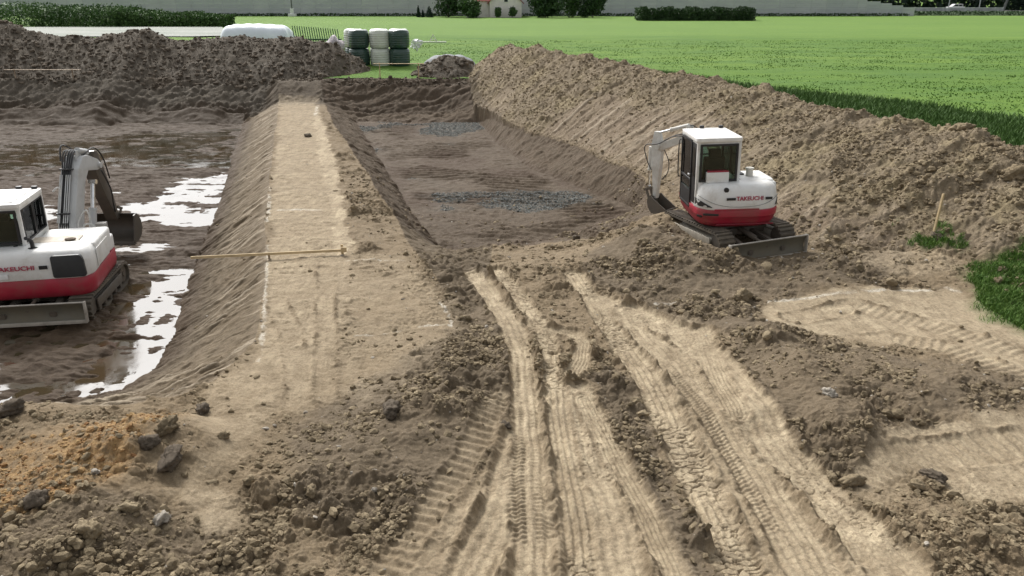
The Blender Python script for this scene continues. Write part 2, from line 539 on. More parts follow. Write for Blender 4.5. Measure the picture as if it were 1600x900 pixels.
DARKP = [
    (PZ([(935, 560), (985, 590), (1030, 700), (1070, 790), (1130, 900), (1150, 980), (1100, 980), (1020, 790), (950, 650), (925, 600)]), 0.6, 0.12),
    (PZ([(480, 640), (560, 600), (700, 520), (770, 480), (810, 600), (760, 720), (650, 830), (560, 850), (470, 780), (430, 700)]), 0.55, 0.5),
    (PZ([(905, 395), (1090, 360), (1180, 410), (1420, 380), (1400, 445), (1190, 470), (1190, 560), (1110, 520), (1000, 470), (930, 440)]), 0.55, 0.4),
    (PZ([(1110, 560), (1190, 510), (1330, 540), (1600, 580), (1600, 650), (1390, 680), (1330, 770), (1230, 710)]), 0.45, 0.4),
    (PZ([(690, 400), (740, 440), (790, 520), (815, 600), (740, 560), (700, 490)]), 0.5, 0.3),
    (PZ([(-50, 800), (120, 790), (330, 820), (420, 900), (420, 1000), (-50, 1000)]), 0.45, 0.4),
]
ORANGE = PZ([(-120, 815), (-80, 700), (60, 678), (150, 655), (272, 632), (300, 650), (235, 700), (190, 765), (60, 810)], 0.3)
GRASSP = PZ([(1528, 400), (1600, 388), (1800, 380), (1800, 560), (1600, 482), (1550, 462), (1522, 432)], 0.5)
LIME = [
    ([W(a, b, 0.1) for a, b in ((1205, 468), (1260, 464), (1330, 459), (1400, 453), (1478, 449), (1505, 456))], 0.055),
    ([W(a, b, 0.1) for a, b in ((404, 560), (411, 510), (414, 465), (415, 420), (417, 380))], 0.04),
    ([W(a, b, 0.1) for a, b in ((418, 345), (422, 290))], 0.05),
    ([W(a, b, 0.1) for a, b in ((553, 520), (590, 518), (625, 512))], 0.03),
    ([W(a, b, 0.1) for a, b in ((655, 505), (700, 502), (708, 505), (700, 488), (688, 468))], 0.035),
    ([W(a, b, 0.1) for a, b in ((540, 404), (580, 401), (630, 404))], 0.03),
    ([W(a, b, 0.1) for a, b in ((436, 325), (500, 325))], 0.07),
    ([W(a, b, 0.1) for a, b in ((497, 160), (493, 180))], 0.09),
    ([W(a, b, 0.1) for a, b in ((1025, 470), (1060, 468))], 0.05),
]
PUDDLES = [poly([(195, 330), (250, 305), (300, 282), (345, 268), (372, 272), (366, 330), (340, 352), (290, 352), (230, 342)], -1.0),
           poly([(205, 440), (300, 428), (312, 480), (290, 540), (268, 590), (230, 625), (170, 640), (165, 590), (185, 520)], -1.0),
           poly([(-700, 235), (60, 225), (200, 210), (372, 200), (362, 262), (260, 262), (150, 260), (-60, 268), (-700, 300)], -1.0),
           poly([(-60, 335), (60, 318), (98, 318), (100, 345), (60, 352), (-60, 360)], -1.0),
           poly([(190, 322), (215, 318), (240, 330), (215, 345)], -1.0)]
WATER_Z = -1.02

# ------------------------------------------------------------------ the one height field, cut into its places afterwards
def build_land():
    q = 0.0016
    ys = [-25.0, -15, -8, -4, -1, 1, 2, 2.8]
    y = 3.4
    while y < 47.5:
        ys.append(y); y *= (1 + q)
    while y < 58:
        ys.append(y); y *= (1 + q * 1.3)
    ys += [59, 61, 64, 68, 75]
    ys = np.array(ys)
    na = 1180
    a = np.linspace(-1, 1, na)
    half = 0.80 * np.clip(ys, 3.0, None) + 0.8
    ext = np.array([1.02, 1.05, 1.1, 1.16, 1.25, 1.4, 1.6, 2.0, 2.6, 3.5, 5, 8, 14, 24])
    aa = np.concatenate([-ext[::-1], a, ext])
    X = half[:, None] * aa[None, :]
    X = np.clip(X, -120, 120)
    Y = np.repeat(ys[:, None], len(aa), axis=1)
    # far-out columns must not collapse on each other
    X = X + np.sign(aa)[None, :] * np.clip(np.abs(aa)[None, :] - 2, 0, None) * 0.3
    shp = X.shape
    x = X.ravel().astype(np.float64); y = Y.ravel().astype(np.float64)
    from concurrent.futures import ThreadPoolExecutor
    parts = np.array_split(np.arange(len(x)), 64)
    with ThreadPoolExecutor(4) as ex:
        res = list(ex.map(lambda p: land_piece(x[p], y[p]), parts))
    z = np.concatenate([r[0] for r in res])
    A = np.concatenate([r[1] for r in res]); B = np.concatenate([r[2] for r in res]); C_ = np.concatenate([r[3] for r in res])
    reg = np.concatenate([r[4] for r in res])
    info = {k: np.concatenate([r[5][k] for r in res]) for k in res[0][5]}
    ny, nx = shp
    idx = np.arange(ny * nx).reshape(ny, nx)
    quads = np.stack([idx[:-1, :-1], idx[:-1, 1:], idx[1:, 1:], idx[1:, :-1]], axis=-1).reshape(-1, 4)
    freg = reg[quads[:, 0]]
    V = np.stack([x, y, z], axis=1).astype(F)
    info['shp'] = shp
    return V, quads, freg, (A, B, C_), info

def land_piece(x, y):
    z, m = base_height(x, y, True)
    wob = m['wob']
    n1 = fbm(x * 0.8, y * 0.8, 51, 4)
    n2 = fbm(x * 3.1, y * 3.1, 61, 4)
    n3 = fbm(x * 11, y * 11, 71, 3)
    # ---------------- what each place is made of
    pale = np.zeros_like(x)
    for pts, s, soft in PALE:
        d = sdf(x, y, pts) + n2 * 0.16 + n1 * soft * 0.7
        pale = np.maximum(pale, s * sstep(-soft * 0.35, soft * 0.5, d)) + 0
    dark = np.zeros_like(x)
    for pts, s, soft in DARKP:
        d = sdf(x, y, pts) + n2 * 0.15 + n1 * soft * 0.6
        dark = np.maximum(dark, s * sstep(-soft * 0.5, soft * 0.5, d))
    slopeL = ((m['dcl'] > 0) & (m['dfl'] < 0)) * 1.0
    slopeR = ((m['dcr'] > 0) & (m['dfr'] < 0)) * 1.0
    inL = (m['dcl'] > 0) * 1.0; inR = (m['dcr'] > 0) * 1.0
    berm = m['berm'] * (y < 50); heap = np.maximum(m['heap'], m['small'])
    pale *= (1 - inL) * (1 - berm) * (1 - heap); pale *= (1 - inR * sstep(0.0, 0.6, m['dcr']))
    rimm = np.zeros_like(x); tr_any = np.zeros_like(x); tz = np.zeros_like(x); palet = np.zeros_like(x)
    crk = cracks(x * 0.75 + n3 * 0.05 + n2 * 0.10, y * 1.15 + n3 * 0.04 + n1 * 0.1, 0.12, 91)
    tpat = sstep(-0.35, 0.25, fbm(x * 0.9, y * 0.9, 95, 3))
    cpat = sstep(-0.15, 0.35, fbm(x * 1.7, y * 1.2, 97, 3))
    for pts, w, kind, st in TRACKS:
        d, run, side, _ = pline(x + n1 * 0.05, y, pts)
        t = d * side
        edge = d + n2 * 0.07 + n3 * 0.035 + 0.03 * n1
        mk = sstep(w * 0.5 + 0.05, w * 0.5 - 0.05, edge) * st
        if kind == 'rib':
            z_ = (0.009 * np.cos(2 * np.pi * t / 0.055)) * (0.3 + 0.7 * tpat) + 0.006 * n3 + 0.008 * n2
        elif kind == 'tyre':
            z_ = (0.008 * np.sin(2 * np.pi * (run + 0.55 * np.abs(t)) / 0.075) * (np.abs(t) > w * 0.12)) * tpat * sstep(0.1, 0.6, tpat) + 0.007 * np.cos(2 * np.pi * t / 0.11 + n1) + 0.010 * n2 + 0.004 * n3
        elif kind == 'tread':
            z_ = 0.018 * np.sin(2 * np.pi * (run + 0.02 * n2) / 0.15)
        elif kind == 'crack':
            z_ = -0.032 * sstep(0.13, 0.0, crk) * (0.15 + 0.85 * cpat) + 0.016 * n2 + 0.006 * n3 + 0.010 * (1 - cpat) * np.cos(2 * np.pi * t / 0.09 + n2)
        else:
            z_ = 0.006 * np.cos(2 * np.pi * t / 0.14 + n1 * 3) + 0.010 * n2 + 0.004 * n3 - 0.02 * sstep(0.06, 0.0, crk) * (1 - cpat) * (n1 > 0.1)
        rim = np.exp(-((d - w * 0.5 - 0.04) / 0.05) ** 2) * (0.035 + 0.06 * n2 + 0.02 * n3) * st
        z_ = z_ * 1.45 - 0.035
        rimm = np.maximum(rimm * (1 - mk), np.exp(-((d + 0.02 * n3 - w * 0.5 - 0.03) / 0.045) ** 2) * sstep(-0.15, 0.35, n2 + 0.5 * n1))
        tz = tz * (1 - mk) + z_ * mk + rim * (1 - tr_any * 0.6)
        tr_any = np.maximum(tr_any, mk)
        palet = np.maximum(palet, mk * (1.0 if kind != 'tread' else 0.8))
    tr_any *= (1 - inL) * (1 - berm); palet *= (1 - inL) * (1 - berm)
    tz *= (1 - inL) * (1 - berm)
    # ---------------- roughness: how cloddy the ground is
    rough = np.full_like(x, 0.85)
    rough *= (1 - 0.86 * np.clip(pale * 1.45, 0, 1))
    rough = np.maximum(rough, dark * 1.25 * (1 - np.clip(pale, 0, 1)))
    patch = sstep(-0.15, 0.35, n1 + 0.3 * n2)
    rough *= (0.35 + 0.75 * patch)
    rough *= (1 - 0.93 * np.clip(tr_any, 0, 1))
    rough = np.maximum(rough, 0.55 * rimm * (tr_any < 0.95) * sstep(26, 14, y))
    rough = np.where(berm > 0.05, 0.75 + 0.25 * patch, rough)
    rough = np.where(heap > 0.1, 1.0, rough)
    flL = inL * (m['dfl'] > 0); flR = inR * (m['dfr'] > 0)
    rough = np.where(flL > 0, 0.16 + 0.14 * patch, rough)
    rough = np.where(flR > 0, 0.22 + 0.15 * patch, rough)
    rough = np.where((slopeL > 0) & (heap < 0.1), 0.18, rough)
    cut = (slopeR > 0) & (berm < 0.3)
    rough = np.where(cut & (y > 22), 0.62, rough)
    outm = (((~m['bleft']) & (x > -1.5)) | (y > 47.5)) & (berm < 0.05) & (heap < 0.1)
    rough = np.where(outm, 0.02, rough)
    ngh = sstep(9.5, 7.0, y) * sstep(-1.0, -3.0, x)     # the cobbly corner nearest on the left
    rough = rough * (1 + 0.5 * ngh)
    rough = rough * (1 - 0.45 * sstep(-0.3, 0.2, sdf(x, y, ORANGE)))
    # ---------------- clods
    wx = x + n2 * 0.05 + n3 * 0.015; wy = y + fbm(x * 3.3, y * 3.3, 81, 3) * 0.05
    c1 = lumps(wx, wy, 0.55, 101, 0.45)
    c2 = lumps(wx, wy, 0.26, 102, 0.62)
    c3 = lumps(wx, wy, 0.13, 103, 0.75)
    c4 = lumps(wx + n3 * 0.01, wy, 0.07, 104, 0.8)
    cl = rough ** 1.5 * c1 * 0.40 + rough * c2 * 0.60 + rough * c3 * 0.65 + np.clip(rough, 0.06, 1) ** 0.8 * c4 * 0.6 * sstep(24, 12, y)
    z = z + cl - 0.05 * rough + 0.035 * n2 * np.clip(rough, 0.1, 1) + 0.045 * np.clip(rough, 0.05, 1) * fbm(x * 6.5, y * 6.5, 87, 4, 0.6, True) + 0.006 * n3 * (0.4 + rough) + 0.007 * fbm(x * 34, y * 34, 77, 2) * sstep(20, 9, y) * (0.5 + rough) + 0.012 * n2 * (1 - tr_any * 0.7) * (1 - flL)
    z += tz
    z = z - 0.35 * outm
    # pat: cracks and scabs on the hard ground
    z -= 0.012 * sstep(0.07, 0.0, crk) * sstep(0.0, 0.5, n1) * np.clip(pale, 0, 1) * (1 - tr_any)
    # ---------------- scraped faces: bucket-tooth streaks
    def streak(dirx, diry, f1, f2, seed, wv=0.35):
        L = math.hypot(dirx, diry); dx_, dy_ = dirx / L, diry / L
        along = x * dx_ + y * dy_; across = -x * dy_ + y * dx_
        across = across + wv * fbm(x * 0.5, y * 0.5, seed + 3, 2)
        return vnoise(across * f1, along * f2, seed) + 0.6 * vnoise(across * f1 * 2.1, along * f2 * 1.5, seed + 1)
    sl = streak(-1.0, -0.85, 7.0, 0.55, 201)
    sl2 = streak(-1.0, -0.4, 10.0, 0.8, 207)
    wall = (slopeL > 0) * sstep(43.0, 44.6, y)
    sl_c = (slopeL > 0) * (1 - wall)
    brk = 0.35 + 0.65 * sstep(-0.3, 0.3, n1 + 0.4 * n2)
    z += sl_c * (0.045 * sl * brk + 0.02 * sl2 + 0.03 * n2) * sstep(0.0, 0.25, m['dcl'])
    sw = streak(-1.0, -1.4, 6.0, 0.35, 211) * 0.6 + 1.0 * streak(1.0, 0.25, 5.0, 0.3, 215)
    wallall = (np.maximum(slopeL, slopeR) > 0) * sstep(43.0, 44.4, y)
    z += wallall * 0.085 * sw
    sr = streak(-0.9, -0.75, 6.5, 0.5, 221)
    z += (slopeR > 0) * (1 - wallall) * (x < -0.5) * 0.035 * sr
    bpatch = sstep(0.02, 0.42, vnoise(m['brun'] * 0.22, m['bd'] * 0.35, 231) + 0.25 + 0.5 * (0.5 - m['ratio']))
    bs = streak(-1.0, -0.55, 4.6, 0.28, 235, 0.25)
    lowb = berm * m['bleft'] * sstep(0.78, 0.5, m['ratio'] + 0.15 * n1) * (y < 46)
    rough_cut = lowb * bpatch
    z += rough_cut * 0.040 * bs - rough_cut * cl * 0.5
    # right floor: track marks of the machines
    trf = sstep(0.1, 0.4, fbm(x * 0.35, y * 0.5, 241, 2) + 0.1)
    z += flR * trf * 0.042 * np.sin(2 * np.pi * (y + 0.25 * np.sin(x * 1.3)) / 0.42 + 2.5 * n1) * sstep(0.1, 0.6, m['dfr'])
    # left floor: wet mud with hollows holding water
    pd = np.zeros_like(x)
    for pp in PUDDLES:
        pd = np.maximum(pd, sstep(-0.45, 0.35, sdf(x, y, pp) + 0.5 * fbm(x * 0.9, y * 1.3, 251, 4)))
    ln = fbm(x * 0.8, y * 3.2, 261, 4)
    ruts = 0.02 * np.sin(2 * np.pi * (x + 0.3 * n1) / 0.45) * sstep(19, 16, y)
    z += flL * (0.030 + 0.11 * ln + ruts + 0.016 * n2 - 0.088 * pd)
    wet = flL * np.clip(0.55 + 0.6 * pd + 0.5 * ln, 0, 1)
    wet = np.maximum(wet, inL * sstep(0.35, 0.0, m['rl']) * 0.7)
    wet = np.maximum(wet, inR * sstep(0.25, 0.0, m['rr']) * 0.45)
    # ---------------- colour masks
    A = np.zeros((len(x), 4), dtype=F); B = np.zeros((len(x), 4), dtype=F); C_ = np.zeros((len(x), 4), dtype=F)
    A[:, 0] = np.clip(np.maximum(pale, palet * 0.95) * (1 - 0.8 * rimm) * (0.80 + 0.35 * n2 + 0.3 * n1) - 0.45 * sstep(0.12, 0.02, crk) * palet * cpat, 0, 1)
    dk = dark * (1 - palet)
    dk = np.maximum(dk, heap * 0.95)
    backw = sstep(42.5, 44.5, y) * (1 - berm) * sstep(50.5, 48.5, y)
    dk = np.maximum(dk, 1.0 * backw)  # back wall and bench darkened, painting in the shade of backlit faces
    dk = np.maximum(dk, 0.85 * flR)
    dk = np.maximum(dk, 1.0 * flL)
    dk = np.maximum(dk, sl_c * (0.45 + 0.4 * sstep(0.7, 0.0, m['rl'])))
    dk = np.maximum(dk, (slopeR > 0) * (x < -0.5) * 0.55)
    dk = np.maximum(dk, (cut & (y > 20)) * 0.8)
    A[:, 1] = np.clip(dk, 0, 1)
    A[:, 2] = sstep(-0.2, 0.35, sdf(x, y, ORANGE) + 0.25 * n1 + 0.2 * n2) * np.clip(0.85 + 0.7 * n1 + 0.3 * n2, 0, 1)
    A[:, 3] = wet
    gp = sstep(-0.35, 0.15, sdf(x, y, GRASSP) + 0.35 * n1 + 0.2 * n2)
    gx, gy = W(1400, 355, 0.5); hx, hy = W(1600, 385, 0.6)
    dg, _ = seg_d(x, y, (gx, gy), (hx, hy))
    gp = np.maximum(gp, sstep(0.62, 0.15, dg + 0.5 * np.abs(n1)) * sstep(0.0, 0.3, n2 + n1))
    B[:, 0] = gp
    grey = flR * sstep(0.05, 0.6, fbm(x * 0.35, y * 0.35, 271, 4) - 0.38 + 0.70 * sstep(37, 42, y) + 1.0 * np.exp(-((x - 1.6) ** 2 + (y - 25.5) ** 2) / 6.0))
    grey = np.maximum(grey, heap * 0.25)
    B[:, 1] = grey
    lime = np.zeros_like(x)
    for pts, w in LIME:
        d, run, side, _ = pline(x + n2 * 0.04, y + n2 * 0.05, pts)
        lime = np.maximum(lime, sstep(w * 1.3, w * 0.6, d + 0.035 * n3 + 0.03 * np.clip(n2, 0, 1)))
    B[:, 2] = lime * (1 - inL * 0.7) * sstep(-0.55, 0.25, n2 + 0.6 * n1)
    red = (flR * sstep(0.2, -0.3, fbm(x * 0.4, y * 0.5, 281, 3)) * 0.9)
    red = np.maximum(red, (cut & (y > 20)) * 0.65)
    red = np.maximum(red, flL * sstep(34, 27, y) * sstep(19, 24, y) * np.clip(0.55 + 0.8 * n1, 0, 1))
    B[:, 3] = np.clip(red, 0, 1)
    C_[:, 0] = np.clip(rough_cut * 0.9, 0, 1)
    # dried silt streaks on the scraped slopes
    C_[:, 1] = np.clip(sl_c * sstep(0.25, 1.0, sl + 0.5 * sl2) * sstep(0.15, 0.6, m['rl']) * 0.75 + rough_cut * sstep(0.3, 1.0, bs) * 0.7, 0, 1)
    C_[:, 2] = berm
    C_[:, 3] = np.clip(rough, 0, 1)
    # ---------------- region of every face
    reg = np.zeros(len(x), dtype=np.int8)
    reg[(inL > 0) & (m['dfl'] > -0.15)] = 1
    reg[(inR > 0) & (m['dfr'] > -0.15)] = 2
    cw = (x < 0) & ((m['dcl'] <= 0) | (slopeL > 0)) & ((m['dcr'] <= 0) | (slopeR > 0)) & (y > 13.5) & (y < 44.5) & (x > np.interp(y, [13, 44], [-9, -14.5])) & (x < np.interp(y, [13, 44], [0.2, -7]))
    cw &= (reg == 0)
    reg[cw] = 3
    reg[berm > 0.5] = 4
    reg[(heap > 0.5) & (x < HEAP[-1][0] + 0.8)] = 5
    reg[(m['small'] > 0.5)] = 6
    return z, A, B, C_, reg, dict(rough=rough.astype(F), tr=tr_any.astype(F), pale=pale.astype(F), flL=flL.astype(F), flR=flR.astype(F), gp=gp.astype(F), cutm=rough_cut.astype(F), orange=A[:, 2], slope=np.maximum(slopeL, slopeR).astype(F), outside=outm.astype(F))

def soil_material():
    m, n, b = principled('soil')
    def att(name):
        t = N(n, 'ShaderNodeAttribute'); t.attribute_name = name
        s = N(n, 'ShaderNodeSeparateColor'); n.links.new(t.outputs['Color'], s.inputs[0])
        return s.outputs[0], s.outputs[1], s.outputs[2], t.outputs['Alpha']
    pale, dark, orange, wet = att('mask_a')
    grass, grey, lime, red = att('mask_b')
    cutm, silt, bermm, rgh = att('mask_c')
    geo = N(n, 'ShaderNodeNewGeometry').outputs['Position']
    nb = noise(n, 0.7, 6, 0.65, geo)
    nm = noise(n, 4.0, 6, 0.7, geo)
    nf = noise(n, 23.0, 6, 0.75, geo)
    ng = noise(n, 110.0, 3, 0.7, geo)
    c = mixc(n, ramp(n, nm, 0.3, 0.7), (0.150, 0.112, 0.068), (0.250, 0.192, 0.122))
    c = mixc(n, mmath(n, 'MULTIPLY', ramp(n, nb, 0.4, 0.65), 0.5), c, (0.205, 0.150, 0.088))
    c = mixc(n, bermm, c, mixc(n, ramp(n, nm, 0.3, 0.7), (0.155, 0.121, 0.079), (0.260, 0.207, 0.138)))
    c = mixc(n, mmath(n, 'MULTIPLY', bermm, mmath(n, 'MULTIPLY', ramp(n, nb, 0.5, 0.62), 0.5)), c, (0.26, 0.21, 0.115))
    darkc = mixc(n, ramp(n, nm, 0.3, 0.7), (0.060, 0.047, 0.034), (0.118, 0.094, 0.068))
    c = mixc(n, mmath(n, 'MULTIPLY', dark, ramp(n, nf, 0.2, 0.6, 0.65, 1.0)), c, darkc)
    mpp = N(n, 'ShaderNodeMapping'); mpp.inputs['Scale'].default_value = (5.0, 0.7, 1.0); mpp.inputs['Rotation'].default_value = (0, 0, 0.12); n.links.new(geo, mpp.inputs[0])
    nst = noise(n, 1.6, 6, 0.75, mpp.outputs[0], 0.4)
    pmix = mmath(n, 'ADD', mmath(n, 'MULTIPLY', nst, 0.45), mmath(n, 'ADD', mmath(n, 'MULTIPLY', nm, 0.35), mmath(n, 'MULTIPLY', nf, 0.20)))
    palec = mixc(n, ramp(n, pmix, 0.38, 0.60), (0.225, 0.174, 0.112), (0.52, 0.43, 0.295))
    pf = mmath(n, 'MULTIPLY', pale, ramp(n, mmath(n, 'ADD', mmath(n, 'MULTIPLY', nf, 0.5), mmath(n, 'MULTIPLY', nm, 0.5)), 0.25, 0.5, 0.45, 1.0))
    c = mixc(n, pf, c, palec)
    c = mixc(n, mmath(n, 'MULTIPLY', red, ramp(n, nm, 0.3, 0.65)), c, (0.085, 0.056, 0.036))
    c = mixc(n, mmath(n, 'MULTIPLY', grey, ramp(n, nf, 0.3, 0.62)), c, (0.150, 0.156, 0.146))
    oc = mixc(n, ramp(n, nf, 0.3, 0.7), (0.24, 0.125, 0.050), (0.40, 0.27, 0.12))
    c = mixc(n, mmath(n, 'MULTIPLY', orange, ramp(n, nm, 0.38, 0.58, 0.15, 0.95)), c, oc)
    c = mixc(n, mmath(n, 'MULTIPLY', cutm, 0.6), c, (0.20, 0.150, 0.105))
    c = mixc(n, silt, c, (0.36, 0.30, 0.22))
    c = mixc(n, mmath(n, 'MULTIPLY', grass, ramp(n, nf, 0.25, 0.55)), c, (0.05, 0.11, 0.022))
    c = mixc(n, mmath(n, 'MULTIPLY', lime, ramp(n, nf, 0.35, 0.6, 0.1, 0.8)), c, (0.62, 0.58, 0.50))
    # grit and small stones
    vo = N(n, 'ShaderNodeTexVoronoi'); vo.inputs['Scale'].default_value = 38.0
    n.links.new(geo, vo.inputs['Vector'])
    st = mmath(n, 'MULTIPLY', ramp(n, vo.outputs['Distance'], 0.22, 0.12), ramp(n, vo.outputs['Color'], 0.62, 0.75))
    c = mixc(n, mmath(n, 'MULTIPLY', st, 0.55), c, (0.36, 0.32, 0.27))
    c = mixc(n, 1.0, c, mixc(n, ramp(n, ng, 0.25, 0.75), (0.70,) * 3, (1.28,) * 3), 'MULTIPLY')
    c = mixc(n, 1.0, c, mixc(n, ramp(n, nf, 0.3, 0.7), (0.80,) * 3, (1.18,) * 3), 'MULTIPLY')
    # wet soil is darker and glossy
    c = mixc(n, wet, c, mixc(n, 1.0, c, (0.50, 0.37, 0.26), 'MULTIPLY'))
    n.links.new(c, b.inputs['Base Color'])
    wr = mmath(n, 'MULTIPLY', wet, ramp(n, nm, 0.3, 0.6, 0.4, 1.0))
    rr = ramp(n, wr, 0.0, 1.0, 0.95, 0.62)
    n.links.new(rr, b.inputs['Roughness'])
    n.links.new(ramp(n, wet, 0.0, 1.0, 0.3, 0.12), b.inputs['Specular IOR Level'])
    bp = N(n, 'ShaderNodeBump'); bp.inputs['Strength'].default_value = 0.9; bp.inputs['Distance'].default_value = 0.02
    hsum = mmath(n, 'ADD', mmath(n, 'MULTIPLY', nf, ramp(n, rgh, 0, 1, 0.5, 1.6)), mmath(n, 'MULTIPLY', ng, 0.35))
    n.links.new(hsum, bp.inputs['Height'])
    n.links.new(bp.outputs[0], b.inputs['Normal'])
    return m

V, QUADS, FREG, ATTS, LM = build_land()
SOIL = soil_material()
def cut_region(name, sel, **tags):
    f = QUADS[sel]
    used, inv = np.unique(f, return_inverse=True)
    me = mesh_np(name, V[used], inv.reshape(-1, 4))
    for nm, a in zip(('mask_a', 'mask_b', 'mask_c'), ATTS):
        at = me.attributes.new(nm, 'FLOAT_COLOR', 'POINT')
        at.data.foreach_set('color', np.ascontiguousarray(a[used]).ravel())
    o = link(name, me, SOIL)
    return tag(o, **tags)
cut_region('ground', FREG == 0, kind='structure')
cut_region('wet_pit_floor', FREG == 1, kind='structure')
cut_region('gravel_pit_floor', FREG == 2, kind='structure')
cut_region('earth_causeway', FREG == 3, kind='structure')
cut_region('spoil_bank', FREG == 4, label='long bank of lumpy brown spoil running along the edge of the green field', cat='spoil bank')
cut_region('spoil_heap', FREG == 5, label='long dark brown spoil heap across the back of the flooded pit', cat='spoil heap')
cut_region('spoil_heap', FREG == 6, label='small dark round soil heap beside the wrapped bales', cat='spoil heap')

# ------------------------------------------------------------------ water in the left pit
def water():
    m, n, b = principled('muddy_water')
    geo = N(n, 'ShaderNodeNewGeometry').outputs['Position']
    c = mixc(n, ramp(n, noise(n, 0.5, 4, 0.6, geo), 0.35, 0.65), (0.036, 0.030, 0.016), (0.060, 0.040, 0.020))
    n.links.new(c, b.inputs['Base Color'])
    n.links.new(ramp(n, noise(n, 1.3, 4, 0.6, geo), 0.4, 0.65, 0.02, 0.16), b.inputs['Roughness'])
    b.inputs['IOR'].default_value = 1.8
    b.inputs['Specular IOR Level'].default_value = 0.6
    bp = N(n, 'ShaderNodeBump'); bp.inputs['Strength'].default_value = 0.12; bp.inputs['Distance'].default_value = 0.02
    n.links.new(noise(n, 3.0, 3, 0.5, geo), bp.inputs['Height'])
    n.links.new(bp.outputs[0], b.inputs['Normal'])
    pts = L_FOOT
    bm = bmesh.new()
    x0, x1, y0, y1 = -60.0, -4.0, 9.5, 45.3
    vs = [bm.verts.new((p[0], p[1], WATER_Z)) for p in ((x0, y0), (x1, y0), (x1, 30), (-9, y1), (x0, y1))]
    bm.faces.new(vs)
    me = bpy.data.meshes.new('puddle_water'); bm.to_mesh(me); bm.free()
    tag(link('puddle_water', me, m), kind='structure')
water()

# ------------------------------------------------------------------ loose clods and stones lying on the soil
def ico(sub):
    b = bmesh.new(); bmesh.ops.create_icosphere(b, subdivisions=sub, radius=1)
    v = np.array([tuple(q.co) for q in b.verts]); f = np.array([[q.index for q in t.verts] for t in b.faces]); b.free()
    return v, f
def rock_shape(seed, sub, facet=0.5):
    v, f = ico(sub)
    rg = np.random.default_rng(seed)
    r = np.ones(len(v))
    for k in range(9):                       # planes that chip pieces off
        d = rg.normal(size=3); d /= np.linalg.norm(d)
        c = rg.uniform(0.55, 0.95)
        dt = v @ d
        cut = np.where(dt * r > c, c / np.maximum(dt, 1e-3), r)
        r = r * (1 - facet) + np.minimum(r, cut) * facet if facet < 1 else np.minimum(r, cut)
    for k in range(10):
        d = rg.normal(size=3) * 3.5
        r += 0.05 * np.sin(v @ d + rg.uniform(0, 6))
    r += rg.normal(size=len(v)) * 0.07
    return v * r[:, None] * np.array([1.0, rg.uniform(0.65, 0.95), rg.uniform(0.5, 0.8)]), f
def clod_material(name, c0, c1, gr=1.0):
    m, n, b = principled(name)
    tc = N(n, 'ShaderNodeNewGeometry').outputs['Position']
    at = N(n, 'ShaderNodeAttribute'); at.attribute_name = 'tint'
    nf = noise(n, 30.0, 5, 0.75, tc)
    c = mixc(n, at.outputs['Fac'], c0, c1)
    c = mixc(n, 1.0, c, mixc(n, ramp(n, nf, 0.25, 0.75), (0.72,) * 3, (1.25,) * 3), 'MULTIPLY')
    n.links.new(c, b.inputs['Base Color'])
    b.inputs['Roughness'].default_value = 0.95
    b.inputs['Specular IOR Level'].default_value = 0.2
    bp = N(n, 'ShaderNodeBump'); bp.inputs['Strength'].default_value = 0.9; bp.inputs['Distance'].default_value = 0.02
    n.links.new(nf, bp.inputs['Height']); n.links.new(bp.outputs[0], b.inputs['Normal'])
    return m
SHAPES1 = [rock_shape(s, 1, 0.8) for s in range(8)]
SHAPES2 = [rock_shape(s + 50, 2, 0.8) for s in range(8)]
def scatter(name, idx, sizes, tints, shapes, mat, sink=0.02, seed=1, label=None, parent=None):
    rg = np.random.default_rng(seed)
    vs, fs, ts = [], [], []
    off = 0
    which = rg.integers(0, len(shapes), len(idx))
    for k, (sv, sf) in enumerate(shapes):
        sel = np.where(which == k)[0]
        if len(sel) == 0: continue
        n_ = len(sel)
        an = rg.uniform(0, 6.28, n_); tilt = rg.normal(0, 0.35, n_)
        ca, sa = np.cos(an), np.sin(an); ct, st = np.cos(tilt), np.sin(tilt)
        v = sv[None] * sizes[sel][:, None, None] * rg.uniform(0.75, 1.3, (n_, 1, 3))
        x = v[..., 0]; y = v[..., 1] * ct[:, None] - v[..., 2] * st[:, None]; z = v[..., 1] * st[:, None] + v[..., 2] * ct[:, None]
        X = x * ca[:, None] - y * sa[:, None]; Y = x * sa[:, None] + y * ca[:, None]
        base = V[idx[sel]]
        P = np.stack([X + base[:, None, 0] + rg.normal(0, 0.01, (n_, 1)), Y + base[:, None, 1] + rg.normal(0, 0.01, (n_, 1)), z + base[:, None, 2] + (sizes[sel] * sink)[:, None]], axis=-1)
        vs.append(P.reshape(-1, 3))
        ff = sf[None] + (np.arange(n_) * len(sv))[:, None, None] + off
        fs.append(ff.reshape(-1, 3)); off += n_ * len(sv)
        ts.append(np.repeat(tints[sel], len(sv)))
    me = mesh_np(name, np.concatenate(vs), np.concatenate(fs), smooth=False)
    a = me.attributes.new('tint', 'FLOAT', 'POINT'); a.data.foreach_set('value', np.concatenate(ts).astype(F))
    o = link(name, me, mat)
    return o
def pick(weight, n_, seed):
    rg = np.random.default_rng(seed)
    w = np.clip(weight, 0, None).astype(np.float64)
    c = np.cumsum(w); c /= c[-1]
    return np.searchsorted(c, rg.uniform(0, 1, n_))
NR, NC = LM['shp']
VX, VY = V[:, 0], V[:, 1]
cellarea = np.clip(VY, 3.4, 60) ** 2 * ((VY > 4.2) & (VY < 53) & (np.abs(VX) < 0.76 * VY + 0.8))
MAT_CLOD = clod_material('clod_soil', (0.15, 0.116, 0.072), (0.30, 0.240, 0.155))
MAT_DARKCLOD = clod_material('clod_dark', (0.080, 0.064, 0.048), (0.16, 0.13, 0.098))
MAT_STONE = clod_material('stone', (0.22, 0.19, 0.15), (0.46, 0.42, 0.36))
rg = np.random.default_rng(5)
